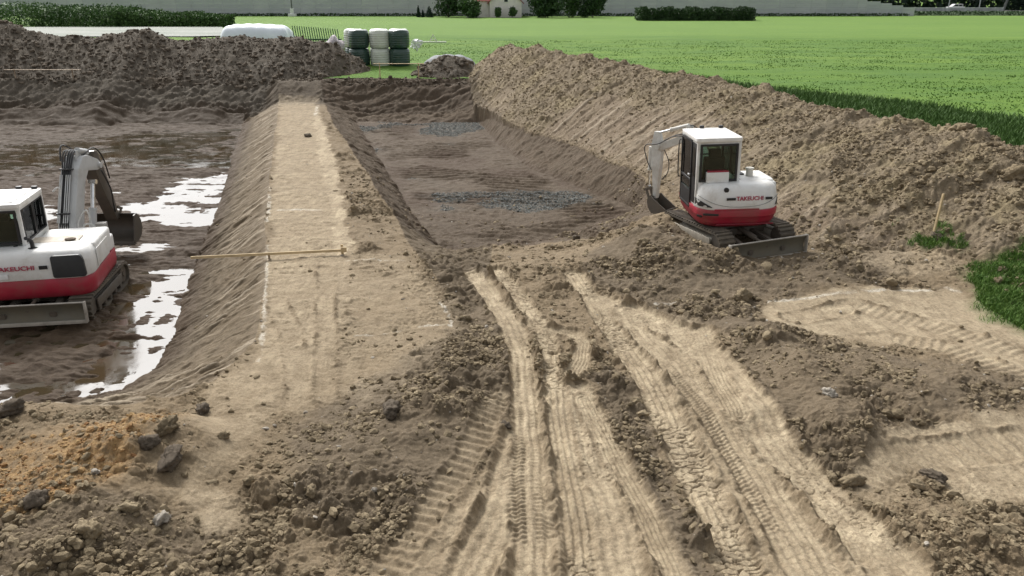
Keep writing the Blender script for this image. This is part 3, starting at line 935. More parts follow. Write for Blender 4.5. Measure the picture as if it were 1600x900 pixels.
dirt = (1 - 0.93 * LM['tr']) * (1 - LM['flL']) * (1 - 0.8 * LM['flR']) * (1 - 0.9 * LM['outside']) * (1 - 0.6 * LM['cutm']) * (1 - 0.75 * LM['orange']) * (1 - 0.92 * np.clip(LM['pale'] * 2, 0, 1))  * (1 - 0.9 * LM['slope'] * (1 - ATTS[2][:, 2]) * (VX < -0.5))
clump = np.clip(fbm(VX * 1.4, VY * 1.4, 301, 3) * 1.6 + 0.45, 0.03, 1)
wg = dirt * np.clip(LM['rough'], 0.03, 1.2) ** 1.5 * clump
def logsize(n_, a, b, p=2.2):
    u = rg.uniform(0, 1, n_)
    return a * (1 + ((b / a) ** (1) - 1) * u ** (p * 2.2))
near = wg * (VY < 12.5) * cellarea
i1 = pick(near, 26000, 11)
tag(scatter('loose_soil_crumbs', i1, logsize(len(i1), 0.008, 0.065), rg.uniform(0, 1, len(i1)), SHAPES1, MAT_CLOD, seed=3), kind='stuff')
mid = wg * (VY >= 12.0) * (VY < 26) * cellarea
i2 = pick(mid, 26000, 12)
tag(scatter('loose_soil_crumbs', i2, logsize(len(i2), 0.012, 0.08), rg.uniform(0, 1, len(i2)), SHAPES1, MAT_CLOD, seed=4), kind='stuff')
far_b = dirt * (ATTS[2][:, 2] > 0.3) * (VY >= 24) * (VY < 50) * cellarea
i3 = pick(far_b * (1 - 0.6 * LM['cutm']) * (1 - 0.75 * LM['orange']) * (1 - 0.92 * np.clip(LM['pale'] * 2, 0, 1)), 24000, 13)
tag(scatter('loose_soil_crumbs', i3, logsize(len(i3), 0.02, 0.085), rg.uniform(0.2, 1, len(i3)), SHAPES1, MAT_CLOD, seed=5), kind='stuff')
hp = (ATTS[0][:, 1] > 0.9) * (VY > 46.5) * cellarea
i4 = pick(hp, 12000, 14)
tag(scatter('heap_clods', i4, logsize(len(i4), 0.04, 0.20), rg.uniform(0, 1, len(i4)), SHAPES1, MAT_DARKCLOD, seed=6), kind='stuff')
# bigger cobbles, near left corner and the rubble banks
cob = dirt * (VY < 9.5) * (VX < -0.6) * np.clip(LM['rough'] - 0.5, 0, 1) * cellarea * np.where((VX < -2.4) & (VY < 7.6), 4.0, 0.35)
i5 = pick(cob, 900, 15)
tag(scatter('broken_soil_lumps', i5, logsize(len(i5), 0.03, 0.10, 1.4), rg.uniform(0, 1, len(i5)), SHAPES2, MAT_CLOD, seed=7), kind='stuff')
rub = dirt * (VY < 20) * (VX > 1.5) * np.clip(LM['rough'] - 0.55, 0, 1) * cellarea
i6 = pick(rub, 1300, 16)
tag(scatter('broken_soil_lumps', i6, logsize(len(i6), 0.035, 0.12, 1.5), rg.uniform(0, 1, len(i6)), SHAPES2, MAT_CLOD, seed=8), kind='stuff')
MAT_OCHRE = clod_material('ochre_clay', (0.22, 0.115, 0.05), (0.38, 0.255, 0.12))
i9 = pick(LM['orange'] ** 2 * cellarea * (VY < 12), 1500, 19)
tag(scatter('ochre_crumbs', i9, logsize(len(i9), 0.008, 0.055), rg.uniform(0, 1, len(i9)), SHAPES1, MAT_OCHRE, seed=12), kind='stuff')
# pale stones
stn = dirt * (VY < 30) * (0.25 + LM['rough']) * cellarea
i7 = pick(stn, 1500, 17)
tag(scatter('pale_pebbles', i7, logsize(len(i7), 0.012, 0.05), rg.uniform(0, 1, len(i7)), SHAPES1, MAT_STONE, seed=9), kind='stuff')
grv = LM['flR'] * (ATTS[1][:, 1] > 0.35) * cellarea
i8 = pick(grv, 14000, 18)
MAT_GRAVEL = clod_material('gravel', (0.10, 0.105, 0.10), (0.26, 0.27, 0.255))
tag(scatter('crushed_gravel', i8, logsize(len(i8), 0.015, 0.05), rg.uniform(0, 1, len(i8)), SHAPES1, MAT_GRAVEL, seed=10, sink=0.1), kind='stuff')

# single clods and boulders that can be pointed at
BOULD = [
    (612, 645, 0.27, 'boulder', 'rounded brown boulder, largest lump on the dark rubble between causeway and wheel tracks', 'd'),
    (268, 722, 0.24, 'clod', 'dark upright clod of topsoil at the right end of the orange soil', 'd'),
    (262, 672, 0.20, 'clod', 'grey earth clod at the top right corner of the orange soil patch', 'm'),
    (232, 702, 0.15, 'clod', 'small dark clod just left of the upright topsoil clod', 'd'),
    (318, 645, 0.17, 'clod', 'dark crumbly clod at the near left foot of the causeway', 'd'),
    (350, 685, 0.11, 'stone', 'flat brown stone right of the orange soil patch', 'm'),
    (392, 755, 0.12, 'stone', 'flat brown stone alone on the pale ground in the lower left', 'm'),
    (486, 772, 0.13, 'stone', 'grey rounded stone among crumbs in the lower left centre', 'm'),
    (586, 770, 0.08, 'stone', 'pale cream stone on the dark rubble, lower of the close pair', 's'),
    (583, 745, 0.07, 'stone', 'pale cream stone on the dark rubble, upper of the close pair', 's'),
    (255, 815, 0.16, 'stone', 'long pale slab of stone lying in the lower left rubble', 's'),
    (1455, 752, 0.20, 'boulder', 'brown boulder on the pale pad at the lower right', 'd'),
    (1432, 762, 0.12, 'stone', 'smaller pale stone touching the boulder on the lower right pad', 'm'),
    (1297, 617, 0.14, 'stone', 'white pointed stone in the rubble below the upper right pad', 's'),
    (1330, 760, 0.17, 'clod', 'large grey clod at the rubble tip beside the right wheel track', 'm'),
    (1300, 752, 0.12, 'clod', 'small brown clod at the edge of the right wheel track', 'm'),
    (20, 650, 0.22, 'clod', 'big dark clod at the left edge above the water filled pit', 'd'),
    (790, 668, 0.11, 'clod', 'dark clod at the left edge of the left tyre track', 'd'),
    (480, 214, 0.22, 'clod', 'dark clod lying alone on the far end of the causeway', 'd'),
    (1160, 470, 0.26, 'boulder', 'brown rounded boulder in front of the dozer blade', 'm'),
    (1090, 470, 0.15, 'clod', 'brown clod between the right wheel track and the dozer blade', 'm'),
    (1005, 385, 0.20, 'boulder', 'brown boulder at the foot of the mound left of the compact excavator', 'm'),
    (900, 375, 0.18, 'clod', 'dark clod at the near edge of the gravel pit', 'd'),
    (1465, 372, 0.20, 'clod', 'dark low clod at the foot of the wooden stake', 'd'),
    (1500, 205, 0.32, 'boulder', 'pale flat boulder on the crest of the spoil bank', 'm'),
    (1590, 280, 0.40, 'boulder', 'large grey boulder on the spoil bank at the right edge of the picture', 'm'),
    (150, 745, 0.10, 'stone', 'ochre stone in the middle of the orange soil', 's'),
    (140, 840, 0.17, 'stone', 'grey angular stone in the near left rubble heap', 'm'),
    (60, 790, 0.18, 'stone', 'dark angular stone at the left edge of the near rubble heap', 'd'),
    (205, 800, 0.14, 'stone', 'flat grey stone below the orange soil patch', 'm'),
]
mats_ = {'d': MAT_DARKCLOD, 'm': MAT_CLOD, 's': MAT_STONE}
for k, (px, py, s_, nm, lb, mk) in enumerate(BOULD):
    # follow the sight line down to the ground
    u, dy, dz = ray(px, py); t = 6.0
    while t < 60:
        if CAM_Z + dz * t < H(u * t, dy * t): break
        t += 0.1
    bx, by = u * t, dy * t
    v, f = rock_shape(700 + k, 4, 0.9)
    rr_ = np.random.default_rng(k + 900)
    s_ = s_ * 0.74
    v = v * s_ * np.array([1.1, 0.9, 0.95])
    q_ = v / s_
    bump_ = sum(np.sin(q_ @ rr_.normal(size=3) * f_ + rr_.uniform(0, 6)) / f_ for f_ in (5, 8, 12, 17, 25, 34, 48)) * 0.27
    v = v * (1 + bump_[:, None])
    v += rr_.normal(size=v.shape) * s_ * 0.02
    me = mesh_np(nm, v, f, smooth=True)
    a = me.attributes.new('tint', 'FLOAT', 'POINT'); a.data.foreach_set('value', np.full(len(v), rr_.uniform(0.3, 0.9), dtype=F))
    o = link(nm, me, mats_[mk])
    o.location = (bx, by, H(bx, by) + s_ * 0.25)
    o.rotation_euler = (rr_.normal() * 0.2, rr_.normal() * 0.2, rr_.uniform(0, 6))
    tag(o, lb, nm, 'loose stones and clods')

# ------------------------------------------------------------------ the green field
def rank_mask(x, y, d, side):
    w = np.interp(y, [14, 30, 46], [8.5, 11.0, 9.0]) + 1.3 * fbm(x * 0.25, y * 0.25, 431, 3)
    return sstep(1.2, -1.2, d - w) * ((side > 0) | (y > 44))* (x > 0)
def field():
    m, n, b = principled('meadow')
    geo = N(n, 'ShaderNodeNewGeometry').outputs['Position']
    mp = N(n, 'ShaderNodeMapping'); mp.inputs['Scale'].default_value = (0.35, 1.0, 1.0); n.links.new(geo, mp.inputs[0])
    n1 = noise(n, 0.045, 5, 0.6, mp.outputs[0]); n2 = noise(n, 0.45, 6, 0.68, mp.outputs[0]); n3 = noise(n, 5.0, 5, 0.75, geo)
    c = mixc(n, ramp(n, n1, 0.35, 0.65), (0.105, 0.195, 0.028), (0.165, 0.262, 0.044))
    c = mixc(n, ramp(n, n2, 0.36, 0.66, 0.0, 0.75), c, (0.070, 0.150, 0.036))
    c = mixc(n, ramp(n, n3, 0.50, 0.68, 0.0, 0.45), c, (0.055, 0.125, 0.028))
    c = mixc(n, ramp(n, n3, 0.40, 0.25, 0.0, 0.45), c, (0.165, 0.25, 0.08))
    # mown, yellower stubble far off
    sp = N(n, 'ShaderNodeSeparateXYZ'); n.links.new(geo, sp.inputs[0])
    far = ramp(n, mmath(n, 'ADD', sp.outputs[1], mmath(n, 'MULTIPLY', n1, 30.0)), 105, 118)
    c = mixc(n, mmath(n, 'MULTIPLY', far, 0.6), c, (0.150, 0.250, 0.055))
    rk = N(n, 'ShaderNodeAttribute'); rk.attribute_name = 'rank'
    c = mixc(n, mmath(n, 'MULTIPLY', rk.outputs['Fac'], 0.9), c, (0.055, 0.112, 0.026))
    n.links.new(c, b.inputs['Base Color'])
    b.inputs['Roughness'].default_value = 0.9
    b.inputs['Specular IOR Level'].default_value = 0.15
    bp = N(n, 'ShaderNodeBump'); bp.inputs['Strength'].default_value = 1.0; bp.inputs['Distance'].default_value = 0.12
    n.links.new(mmath(n, 'ADD', mmath(n, 'MULTIPLY', n3, 0.7), n2), bp.inputs['Height']); n.links.new(bp.outputs[0], b.inputs['Normal'])
    ys = [12.0]
    while ys[-1] < 320: ys.append(ys[-1] + max(0.22, (ys[-1] - 8) * 0.012))
    ys += [400, 520, 700, 1000, 1500]
    ys = np.array(ys)
    xs = [0.0]
    while xs[-1] < 60: xs.append(xs[-1] + 0.35)
    while xs[-1] < 1200: xs.append(xs[-1] * 1.07)
    xs = np.array([-q for q in xs[:0:-1]] + xs)
    X, Y = np.meshgrid(xs, ys)
    x = X.ravel(); y = Y.ravel()
    z = FIELD_Z + (0.05 * fbm(x * 0.4, y * 0.4, 401, 3) + 0.03 * fbm(x * 2.2, y * 2.2, 405, 2)) * (y < 120)
    z = z + 0.25 * np.exp(-((x + 8) / 9.0) ** 2 - ((y - 54.5) / 4.0) ** 2)
    d, run, side, _ = pline(x, y, BERM)
    keep = ((side > 0) & (d > 0.15) & (x > 1.0) & (y < 60)) | (y > 47.4)
    idx = np.arange(len(x)).reshape(len(ys), len(xs))
    q = np.stack([idx[:-1, :-1], idx[:-1, 1:], idx[1:, 1:], idx[1:, :-1]], axis=-1).reshape(-1, 4)
    q = q[keep[q].all(axis=1)]
    used, inv = np.unique(q, return_inverse=True)
    me = mesh_np('field', np.stack([x, y, z], axis=1)[used], inv.reshape(-1, 4))
    at = me.attributes.new('rank', 'FLOAT', 'POINT'); at.data.foreach_set('value', rank_mask(x, y, d, side)[used].astype(F))
    tag(link('field', me, m), kind='structure')
field()

def blade_mat(name, c0, c1):
    m, n, b = principled(name)
    at = N(n, 'ShaderNodeAttribute'); at.attribute_name = 'tint'
    n.links.new(mixc(n, at.outputs['Fac'], c0, c1), b.inputs['Base Color'])
    b.inputs['Roughness'].default_value = 0.7
    b.inputs['Specular IOR Level'].default_value = 0.2
    return m
def blades(name, x, y, z, h0, h1, w, mat, seed=1, lean=0.35):
    rg = np.random.default_rng(seed); n_ = len(x)
    an = rg.uniform(0, 6.28, n_); hh = rg.uniform(h0, h1, n_); ln = rg.uniform(0.1, 1, n_) * lean * hh; la = rg.uniform(0, 6.28, n_)
    dx, dy = np.cos(an) * w / 2, np.sin(an) * w / 2
    a = np.stack([x - dx, y - dy, z], 1); b_ = np.stack([x + dx, y + dy, z], 1)
    m1 = np.stack([x + dx * 0.8 + np.cos(la) * ln * 0.35, y + dy * 0.8 + np.sin(la) * ln * 0.35, z + hh * 0.6], 1)
    m0 = np.stack([x - dx * 0.8 + np.cos(la) * ln * 0.35, y - dy * 0.8 + np.sin(la) * ln * 0.35, z + hh * 0.6], 1)
    t = np.stack([x + np.cos(la) * ln, y + np.sin(la) * ln, z + hh], 1)
    P = np.stack([a, b_, m1, m0, t], 1).reshape(-1, 3)
    o = (np.arange(n_) * 5)[:, None]
    f = np.concatenate([o + np.array([[0, 1, 2]]), o + np.array([[0, 2, 3]]), o + np.array([[3, 2, 4]])])
    me = mesh_np(name, P, f, smooth=False)
    at = me.attributes.new('tint', 'FLOAT', 'POINT'); at.data.foreach_set('value', np.repeat(rg.uniform(0, 1, n_), 5).astype(F))
    return tag(link(name, me, mat), kind='stuff')
M_RANK = blade_mat('rank_grass', (0.050, 0.105, 0.024), (0.095, 0.175, 0.040))
M_TUFT = blade_mat('tuft_grass', (0.080, 0.170, 0.026), (0.130, 0.235, 0.040))
M_GREEN = blade_mat('bright_grass', (0.055, 0.130, 0.022), (0.15, 0.24, 0.052))
rg = np.random.default_rng(21)
# rank grass at the back foot of the bank
n_ = 320000
x = rg.uniform(2, 32, n_); y = rg.uniform(14, 50, n_)
d, run, side, zc = pline(x, y, BERM)
off = np.clip(zc - FIELD_Z, 0.2, 2) / 0.75
e_ = (d - off) + 0.5 * fbm(x * 0.6, y * 0.6, 411, 2)
k = (side > 0) & (e_ > -0.45) & (rank_mask(x, y, d, side) > rg.uniform(0.1, 0.9, n_))
x, y, e_ = x[k], y[k], e_[k]
zz = np.maximum(base_height(x, y), FIELD_Z - 0.03)
blades('long_grass', x, y, zz, 0.18, 0.42, 0.045, M_RANK, 31, 0.7)
# short tufts over the near field
n_ = 110000
yy = 15 + (rg.uniform(0, 1, n_) ** 1.5) * 75; xx = rg.uniform(-0.3, 0.72, n_) * yy
d, run, side, zc = pline(xx, yy, BERM)
k = (((side > 0) & (d > 2.4) & (yy < 50)) | (yy > 53)) & (fbm(xx * 0.5, yy * 1.1, 415, 3) > rg.uniform(-0.5, 0.35, n_))
blades('meadow_tufts', xx[k], yy[k], np.full(k.sum(), FIELD_Z - 0.02), 0.03, 0.09, 0.07, M_TUFT, 32, 1.2)
# bright grass at the right edge of the site, and thin weeds along the foot of the bank
ig = pick((LM['gp'] > 0.3) * LM['gp'] ** 2 * cellarea * (1 - LM['tr']) + (LM['gp'] > 0.5) * (VX > 8.8) * cellarea * 2, 42000, 22)
blades('site_edge_grass', VX[ig] + rg.normal(0, 0.02, len(ig)), VY[ig] + rg.normal(0, 0.02, len(ig)), V[ig, 2] - 0.01, 0.03, 0.13, 0.014, M_GREEN, 33, 1.3)

# ------------------------------------------------------------------ foliage
def leaf_mat(name, c0, c1):
    m, n, b = principled(name)
    geo = N(n, 'ShaderNodeNewGeometry')
    at = N(n, 'ShaderNodeAttribute'); at.attribute_name = 'tint'
    c = mixc(n, at.outputs['Fac'], c0, c1)
    n.links.new(c, b.inputs['Base Color'])
    b.inputs['Roughness'].default_value = 0.6
    b.inputs['Specular IOR Level'].default_value = 0.25
    return m
def leaf_mass(name, blobs, n_, size, mat, parent=None, seed=1, boxes=None):
    """small leaf faces spread through the volume of blobs (x,y,z,rx,ry,rz) or boxes (x0,x1,y0,y1,z0,z1)"""
    rg = np.random.default_rng(seed)
    if boxes is not None:
        P = []
        for (x0, x1, y0, y1, z0, z1) in boxes:
            k = n_ // len(boxes)
            p = rg.uniform(0, 1, (k, 3))
            zz = z0 + (1 - (1 - p[:, 2]) ** 1.4) * (z1 - z0)
            X = x0 + p[:, 0] * (x1 - x0)
            top = 1 + 0.10 * np.sin(X * 1.3 + seed) + 0.07 * np.sin(X * 3.7) + 0.05 * np.sin(X * 9.1)
            P.append(np.stack([X, y0 + p[:, 1] * (y1 - y0), z0 + (zz - z0) * top], 1))
        P = np.concatenate(P)
    else:
        w = np.array([b[3] * b[4] * b[5] for b in blobs]) ** 0.75; w /= w.sum()
        bi = rg.choice(len(blobs), n_, p=w)
        B_ = np.array(blobs)[bi]
        d = rg.normal(size=(n_, 3)); d /= np.linalg.norm(d, axis=1)[:, None]
        r = rg.uniform(0.35, 1.0, n_) ** 0.5 * (1 + 0.16 * np.sin(d[:, 0] * 9 + B_[:, 0]) * np.sin(d[:, 2] * 8 + B_[:, 1] * 3) + 0.10 * rg.normal(size=n_))
        P = B_[:, :3] + d * r[:, None] * B_[:, 3:6]
    n_ = len(P)
    a = rg.normal(size=(n_, 3)); a /= np.linalg.norm(a, axis=1)[:, None]
    b_ = np.cross(a, rg.normal(size=(n_, 3))); b_ /= np.linalg.norm(b_, axis=1)[:, None]
    s = (size * rg.uniform(0.6, 1.4, n_))[:, None]
    Q = np.stack([P - a * s, P + b_ * s * 0.55, P + a * s, P - b_ * s * 0.55], 1).reshape(-1, 3)
    f = np.arange(n_ * 4).reshape(-1, 4)
    me = mesh_np(name, Q, f, smooth=False)
    at = me.attributes.new('tint', 'FLOAT', 'POINT')
    t = np.clip(0.5 + 0.35 * vnoise(P[:, 0] * 0.8 / max(size, .1) * .3, P[:, 2] * 0.8 / max(size, .1) * .3, seed) + rg.normal(0, 0.22, n_), 0, 1)
    at.data.foreach_set('value', np.repeat(t, 4).astype(F))
    return link(name, me, mat, parent)
L_DARK = leaf_mat('leaf_dark', (0.022, 0.050, 0.020), (0.060, 0.110, 0.040))
L_MID = leaf_mat('leaf_mid', (0.040, 0.085, 0.028), (0.095, 0.165, 0.055))
L_MAIZE = leaf_mat('leaf_maize', (0.045, 0.100, 0.030), (0.115, 0.200, 0.060))
L_CONIF = leaf_mat('leaf_conifer', (0.014, 0.032, 0.022), (0.035, 0.065, 0.038))
BARK = simple('bark', (0.10, 0.08, 0.06), 0.9, dscale=2.0, bump=0.5)
def tree(px, base_y, dist, wpx, h, label, mat=L_DARK, nm='tree', seed=1, cat='tree', leaves=1800, low=0.12, group=None, slim=1.0):
    x, y, _ = WY(px, base_y, dist)
    t = empty(nm, (x, y, FIELD_Z))
    tag(t, label, cat, group)
    w = wpx / FPX * (dist * CP + 1.5) / 2 * 1.22
    rg = random.Random(seed)
    mb = MB()
    mb.tube([(0, 0, -0.2), (0.03 * w, 0, h * 0.3), (-0.03 * w, 0.02, h * 0.75)], max(0.06, h * 0.022), 7)
    for k in range(5):
        a = k * 1.256 + rg.random(); z0 = h * (0.22 + 0.09 * k)
        mb.tube([(0, 0, z0), (math.cos(a) * w * 0.35, math.sin(a) * w * 0.35, z0 + h * 0.12), (math.cos(a) * w * 0.62, math.sin(a) * w * 0.62, z0 + h * 0.26)], max(0.03, h * 0.009), 5)
    mb.build('trunk', BARK, t)
    bl = []
    for k in range(9):
        a = rg.uniform(0, 6.28); rr = rg.uniform(0.15, 0.62) * w
        zz = h * (low + (0.92 - low) * rg.uniform(0.12, 0.85))
        k2 = 1.0 - 0.45 * abs(zz / h - 0.45) * 2 * 0.6
        s_ = rg.uniform(0.34, 0.55) * w * k2
        bl.append((math.cos(a) * rr * k2 , math.sin(a) * rr * k2, zz, s_, s_, min(s_ * 0.9, h * 0.3)))
    bl.append((0, 0, h * (0.5 + low / 2), w * 0.7 * slim, w * 0.7 * slim, h * (0.45 - low / 2)))
    leaf_mass('crown', bl, leaves, 0.05 * max(w, 1.5) + 0.10, mat, t, seed)
    return t

# noise barrier of grey concrete panels with stepped end
def barrier():
    Yb = 198.0
    def X(px): return WY(px, 25, Yb)[0]
    m, n, b = principled('grey_barrier')
    tc = N(n, 'ShaderNodeTexCoord').outputs['Object']
    info = N(n, 'ShaderNodeObjectInfo')
    mp = N(n, 'ShaderNodeMapping'); mp.inputs['Scale'].default_value = (0.25, 1, 1.0); n.links.new(tc, mp.inputs[0])
    nz = noise(n, 1.2, 5, 0.6, mp.outputs[0])
    wv = N(n, 'ShaderNodeTexWave'); wv.bands_direction = 'Z'; wv.inputs['Scale'].default_value = 0.35; n.links.new(tc, wv.inputs['Vector'])
    c = mixc(n, ramp(n, nz, 0.3, 0.7), (0.48, 0.495, 0.52), (0.60, 0.615, 0.63))
    c = mixc(n, mmath(n, 'MULTIPLY', info.outputs['Random'], 0.45), c, (0.42, 0.445, 0.49))
    c = mixc(n, mmath(n, 'MULTIPLY', wv.outputs['Fac'], 0.18), c, (0.38, 0.38, 0.38))
    n.links.new(c, b.inputs['Base Color']); b.inputs['Roughness'].default_value = 0.85
    post = simple('barrier_post', (0.50, 0.515, 0.53), 0.7, dscale=0.5)
    root = empty('noise_barrier', (X(600), Yb, FIELD_Z))
    tag(root, 'long grey panelled noise barrier with a stepped end across the far side of the field', 'noise barrier')
    xe = [X(-60)]
    while xe[-1] < X(1325): xe.append(xe[-1] + 3.6)
    xe += [X(1352), X(1373), X(1391), X(1409), X(1427)]
    ox = root.location.x
    def ztop(py): return WY(0, py, Yb)[2]
    tops = {len(xe) - 2: ztop(11.5), len(xe) - 3: ztop(8.5), len(xe) - 4: ztop(5.2), len(xe) - 5: ztop(2.2)}
    for i in range(len(xe) - 1):
        h = tops.get(i, 7.5) - FIELD_Z
        w = xe[i + 1] - xe[i]
        mb = MB()
        nrow = max(1, int(round(h / 0.9)))
        for k in range(nrow):
            mb.box((xe[i] - ox + w / 2, 0, (k + 0.5) * h / nrow), (w - 0.12, 0.22, h / nrow - 0.012), 0.02, seg=1)
        mb.build('panel', m, root)
    mb = MB()
    for i in range(0, len(xe)):
        h = tops.get(i, tops.get(i - 1, 7.5) if i == len(xe) - 1 else 7.5) - FIELD_Z
        mb = MB(); mb.box((xe[i] - ox, 0, h / 2 + 0.03), (0.11, 0.25, h + 0.02)); 
        mb.build('post', post, root)
barrier()

# road on its embankment, parapet, forest behind
def far_right():
    Y0 = 214.0
    x0 = WY(1340, 20, Y0)[0]; x1 = x0 + 120
    mb = MB()
    mb.prism([(200.5, 0.9), (203, 1.75), (232, 1.75), (236, 0.9)], 'x', x0 - 8, x1)
    o = mb.build('embankment', simple('verge_green', (0.060, 0.100, 0.040), 0.95, dscale=0.6, var=0.4), None)
    tag(o, kind='structure')
    mb = MB(); mb.box(((x0 + x1) / 2, 224, 1.78), (x1 - x0 + 10, 12, 0.03))
    tag(mb.build('road', simple('asphalt', (0.06, 0.06, 0.06), 0.9, dscale=1.0), None), kind='structure')
    xa, _, za = WY(1428, 13.2, 216); xb = WY(1568, 13.2, 216)[0]
    g = empty('parapet', ((xa + xb) / 2, 216, 1.75)); tag(g, 'low pale grey parapet along the far road right of the noise barrier', 'parapet')
    L = xb - xa
    mb = MB(); mb.prism([(-0.25, 0), (0.25, 0), (0.12, 0.70), (-0.12, 0.70)], 'x', -L / 2, L / 2); mb.build('base', simple('parapet_concrete', (0.34, 0.35, 0.36), 0.8, dscale=0.4, var=0.3), g)
    mb = MB(); mb.box((0, -0.1, 0.80), (L, 0.12, 0.16)); mb.build('rail', simple('rail_metal', (0.55, 0.57, 0.58), 0.5, dscale=0.4), g)
    # pickup van on the road
    px_, py_, _ = WY(1493, 10, 221)
    v = empty('white_van', (px_, 221, 1.80)); tag(v, 'small white pickup van on the far road behind the pale parapet', 'van')
    wp = simple('car_white', (0.80, 0.80, 0.80), 0.35)
    mb = MB()
    mb.prism([(-2.1, 0.35), (2.1, 0.35), (2.1, 0.95), (1.5, 1.0), (1.45, 1.62), (-0.55, 1.62), (-1.3, 1.02), (-2.05, 0.9)], 'y', -0.85, 0.85, 0.06); mb.build('body', wp, v)
    gl = simple('car_glass', (0.03, 0.035, 0.04), 0.1)
    mb = MB(); mb.prism([(-1.1, 1.05), (-0.5, 1.52), (0.30, 1.52), (0.30, 1.05)], 'y', -0.865, -0.855); mb.build('window', gl, v)
    mb = MB(); mb.prism([(0.40, 1.05), (0.40, 1.52), (1.3, 1.52), (1.35, 1.05)], 'y', -0.865, -0.855); mb.build('window', gl, v)
    for sx in (-1.35, 1.35):
        for sy in (-0.78, 0.78):
            w = MB(); w.cyl((sx, sy - 0.1, 0.33), (sx, sy + 0.1, 0.33), 0.33, seg=18, bev=0.03)
            wo_ = w.build('wheel', simple('tyre', (0.03, 0.03, 0.03), 0.85), v)
            w = MB(); w.cyl((sx, sy - 0.11, 0.33), (sx, sy + 0.11, 0.33), 0.18, seg=12); w.build('rim', simple('rim_metal', (0.4, 0.4, 0.42), 0.4, metal=0.6), wo_)
    # poles
    pm = simple('pole_grey', (0.36, 0.38, 0.39), 0.6)
    for px, lb in ((1482, 'thin grey street pole just left of the white pickup van'), (1530, 'thin grey street pole right of the white pickup van')):
        x, y, _ = WY(px, 12, 218)
        p = empty('street_pole', (x, 218, 1.75)); tag(p, lb, 'street pole', 'poles along the far road')
        mb = MB(); mb.cyl((0, 0, 0), (0, 0, 8.0), 0.13, 0.09, 8); mb.build('pole', pm, p)
        mb = MB(); mb.tube([(0, 0, 7.9), (0.3, 0, 8.3), (1.4, 0, 8.45)], 0.05, 6); mb.build('arm', pm, p)
        mb = MB(); mb.box((1.6, 0, 8.45), (0.6, 0.22, 0.12), 0.03); mb.build('lamp_head', pm, p)
    # wood
    o = leaf_mass('dark_wood', None, 26000, 0.75, L_CONIF, None, 77, boxes=[(x0 - 6, x1 + 10, 236, 262, 0.9, 17)])
    tag(o, kind='stuff')
    o = leaf_mass('roadside_scrub', None, 9000, 0.22, L_DARK, None, 78, boxes=[(WY(1412, 25, 201)[0], x1, 200.5, 204, 0.9, 1.9)])
    tag(o, kind='stuff')
    x, y, _ = WY(1572, 12, 228)
    t = empty('leaning_tree', (x, 228, 1.7)); tag(t, 'pale leaning tree trunk at the right end of the far parapet', 'tree')
    mb = MB(); mb.tube([(-0.6, 0, 0), (0.0, 0, 3), (0.9, 0, 8), (1.2, 0, 11)], 0.34, 8); mb.build('trunk', simple('pale_bark', (0.20, 0.21, 0.20), 0.9), t)
    leaf_mass('crown', [(3.0, 0, 6.0, 4.0, 4, 5.0), (1.5, 0, 10, 4, 4, 3), (5, -1, 3.0, 3.5, 3, 3.5)], 4500, 0.32, L_CONIF, t, 79)
far_right()

# ditch vegetation along the foot of the barrier
a_, b__ = WY(-60, 25, 196)[0], WY(1420, 25, 196)[0]
tag(leaf_mass('ditch_grass', None, 9000, 0.20, L_DARK, None, 80, boxes=[(a_, b__, 195.2, 197.2, 0.95, 1.55)]), kind='stuff')

# house
def house():
    x0, y0, _ = WY(765, 27, 184); x1 = WY(815, 27, 184)[0]
    w = x1 - x0; cx = (x0 + x1) / 2; D = 11.0
    r = empty('farmhouse', (cx, 184, FIELD_Z)); tag(r, 'pale pink gabled farmhouse with red roof, half hidden by trees across the field', 'house')
    wall = simple('house_render', (0.85, 0.79, 0.77), 0.9, dscale=0.4, var=0.1)
    roof = simple('roof_red', (0.30, 0.075, 0.065), 0.8, dscale=0.8, var=0.3, bump=0.4)
    he, hr = 3.2, 3.2 + w * 0.48
    mb = MB(); mb.prism([(-w / 2, -0.3), (w / 2, -0.3), (w / 2, he), (0, hr), (-w / 2, he)], 'y', 0, D); mb.build('wall', wall, r)
    mb = MB()
    for s in (-1, 1):
        k = 0.5
        mb.prism([(0.0, hr + 0.06), (0.0, hr + 0.28), (s * (w / 2 + k), he + 0.22 - k * 0.96), (s * (w / 2 + k), he - k * 0.96)], 'y', -0.5, D + 0.5)
    ro = mb.build('roof', roof, r)
    mb = MB(); mb.box((1.2, 6, hr + 0.1), (0.7, 0.7, 1.8)); mb.build('chimney', simple('chimney_brick', (0.3, 0.15, 0.12), 0.9), ro)
    # side wing
    mb = MB(); mb.box((-w / 2 - 2.6, 4.5, 1.6), (5.0, 6.5, 3.6)); mb.build('wing_wall', wall, r)
    mb = MB(); mb.prism([(0.8, 3.35), (8.2, 3.35), (4.5, 6.2)], 'x', -w / 2 - 5.4, -w / 2 + 0.3); mb.build('wing_roof', roof, r)
    gl = simple('dark_window', (0.02, 0.022, 0.025), 0.2)
    fr = simple('window_frame', (0.75, 0.75, 0.74), 0.5)
    for (wx, wz, ww, wh) in ((0.1, 3.75, 0.75, 1.1), (-1.8, 1.5, 0.9, 1.2), (1.6, 1.5, 0.9, 1.2)):
        mb = MB(); mb.box((wx, -0.02, wz), (ww, 0.06, wh)); o = mb.build('window', gl, r)
        mb = MB()
        for s in (-1, 1):
            mb.box((wx + s * (ww / 2 + 0.04), -0.03, wz), (0.08, 0.1, wh + 0.16))
            mb.box((wx, -0.031, wz + s * (wh / 2 + 0.04)), (ww, 0.1, 0.08))
        mb.build('frame', fr, o)
house()
tree(700, 27, 186, 44, 6.2, 'broad dark bush tree left of the house, beside the two small conifers', L_DARK, 'bush_tree', 3, 'tree', 2600, 0.05)
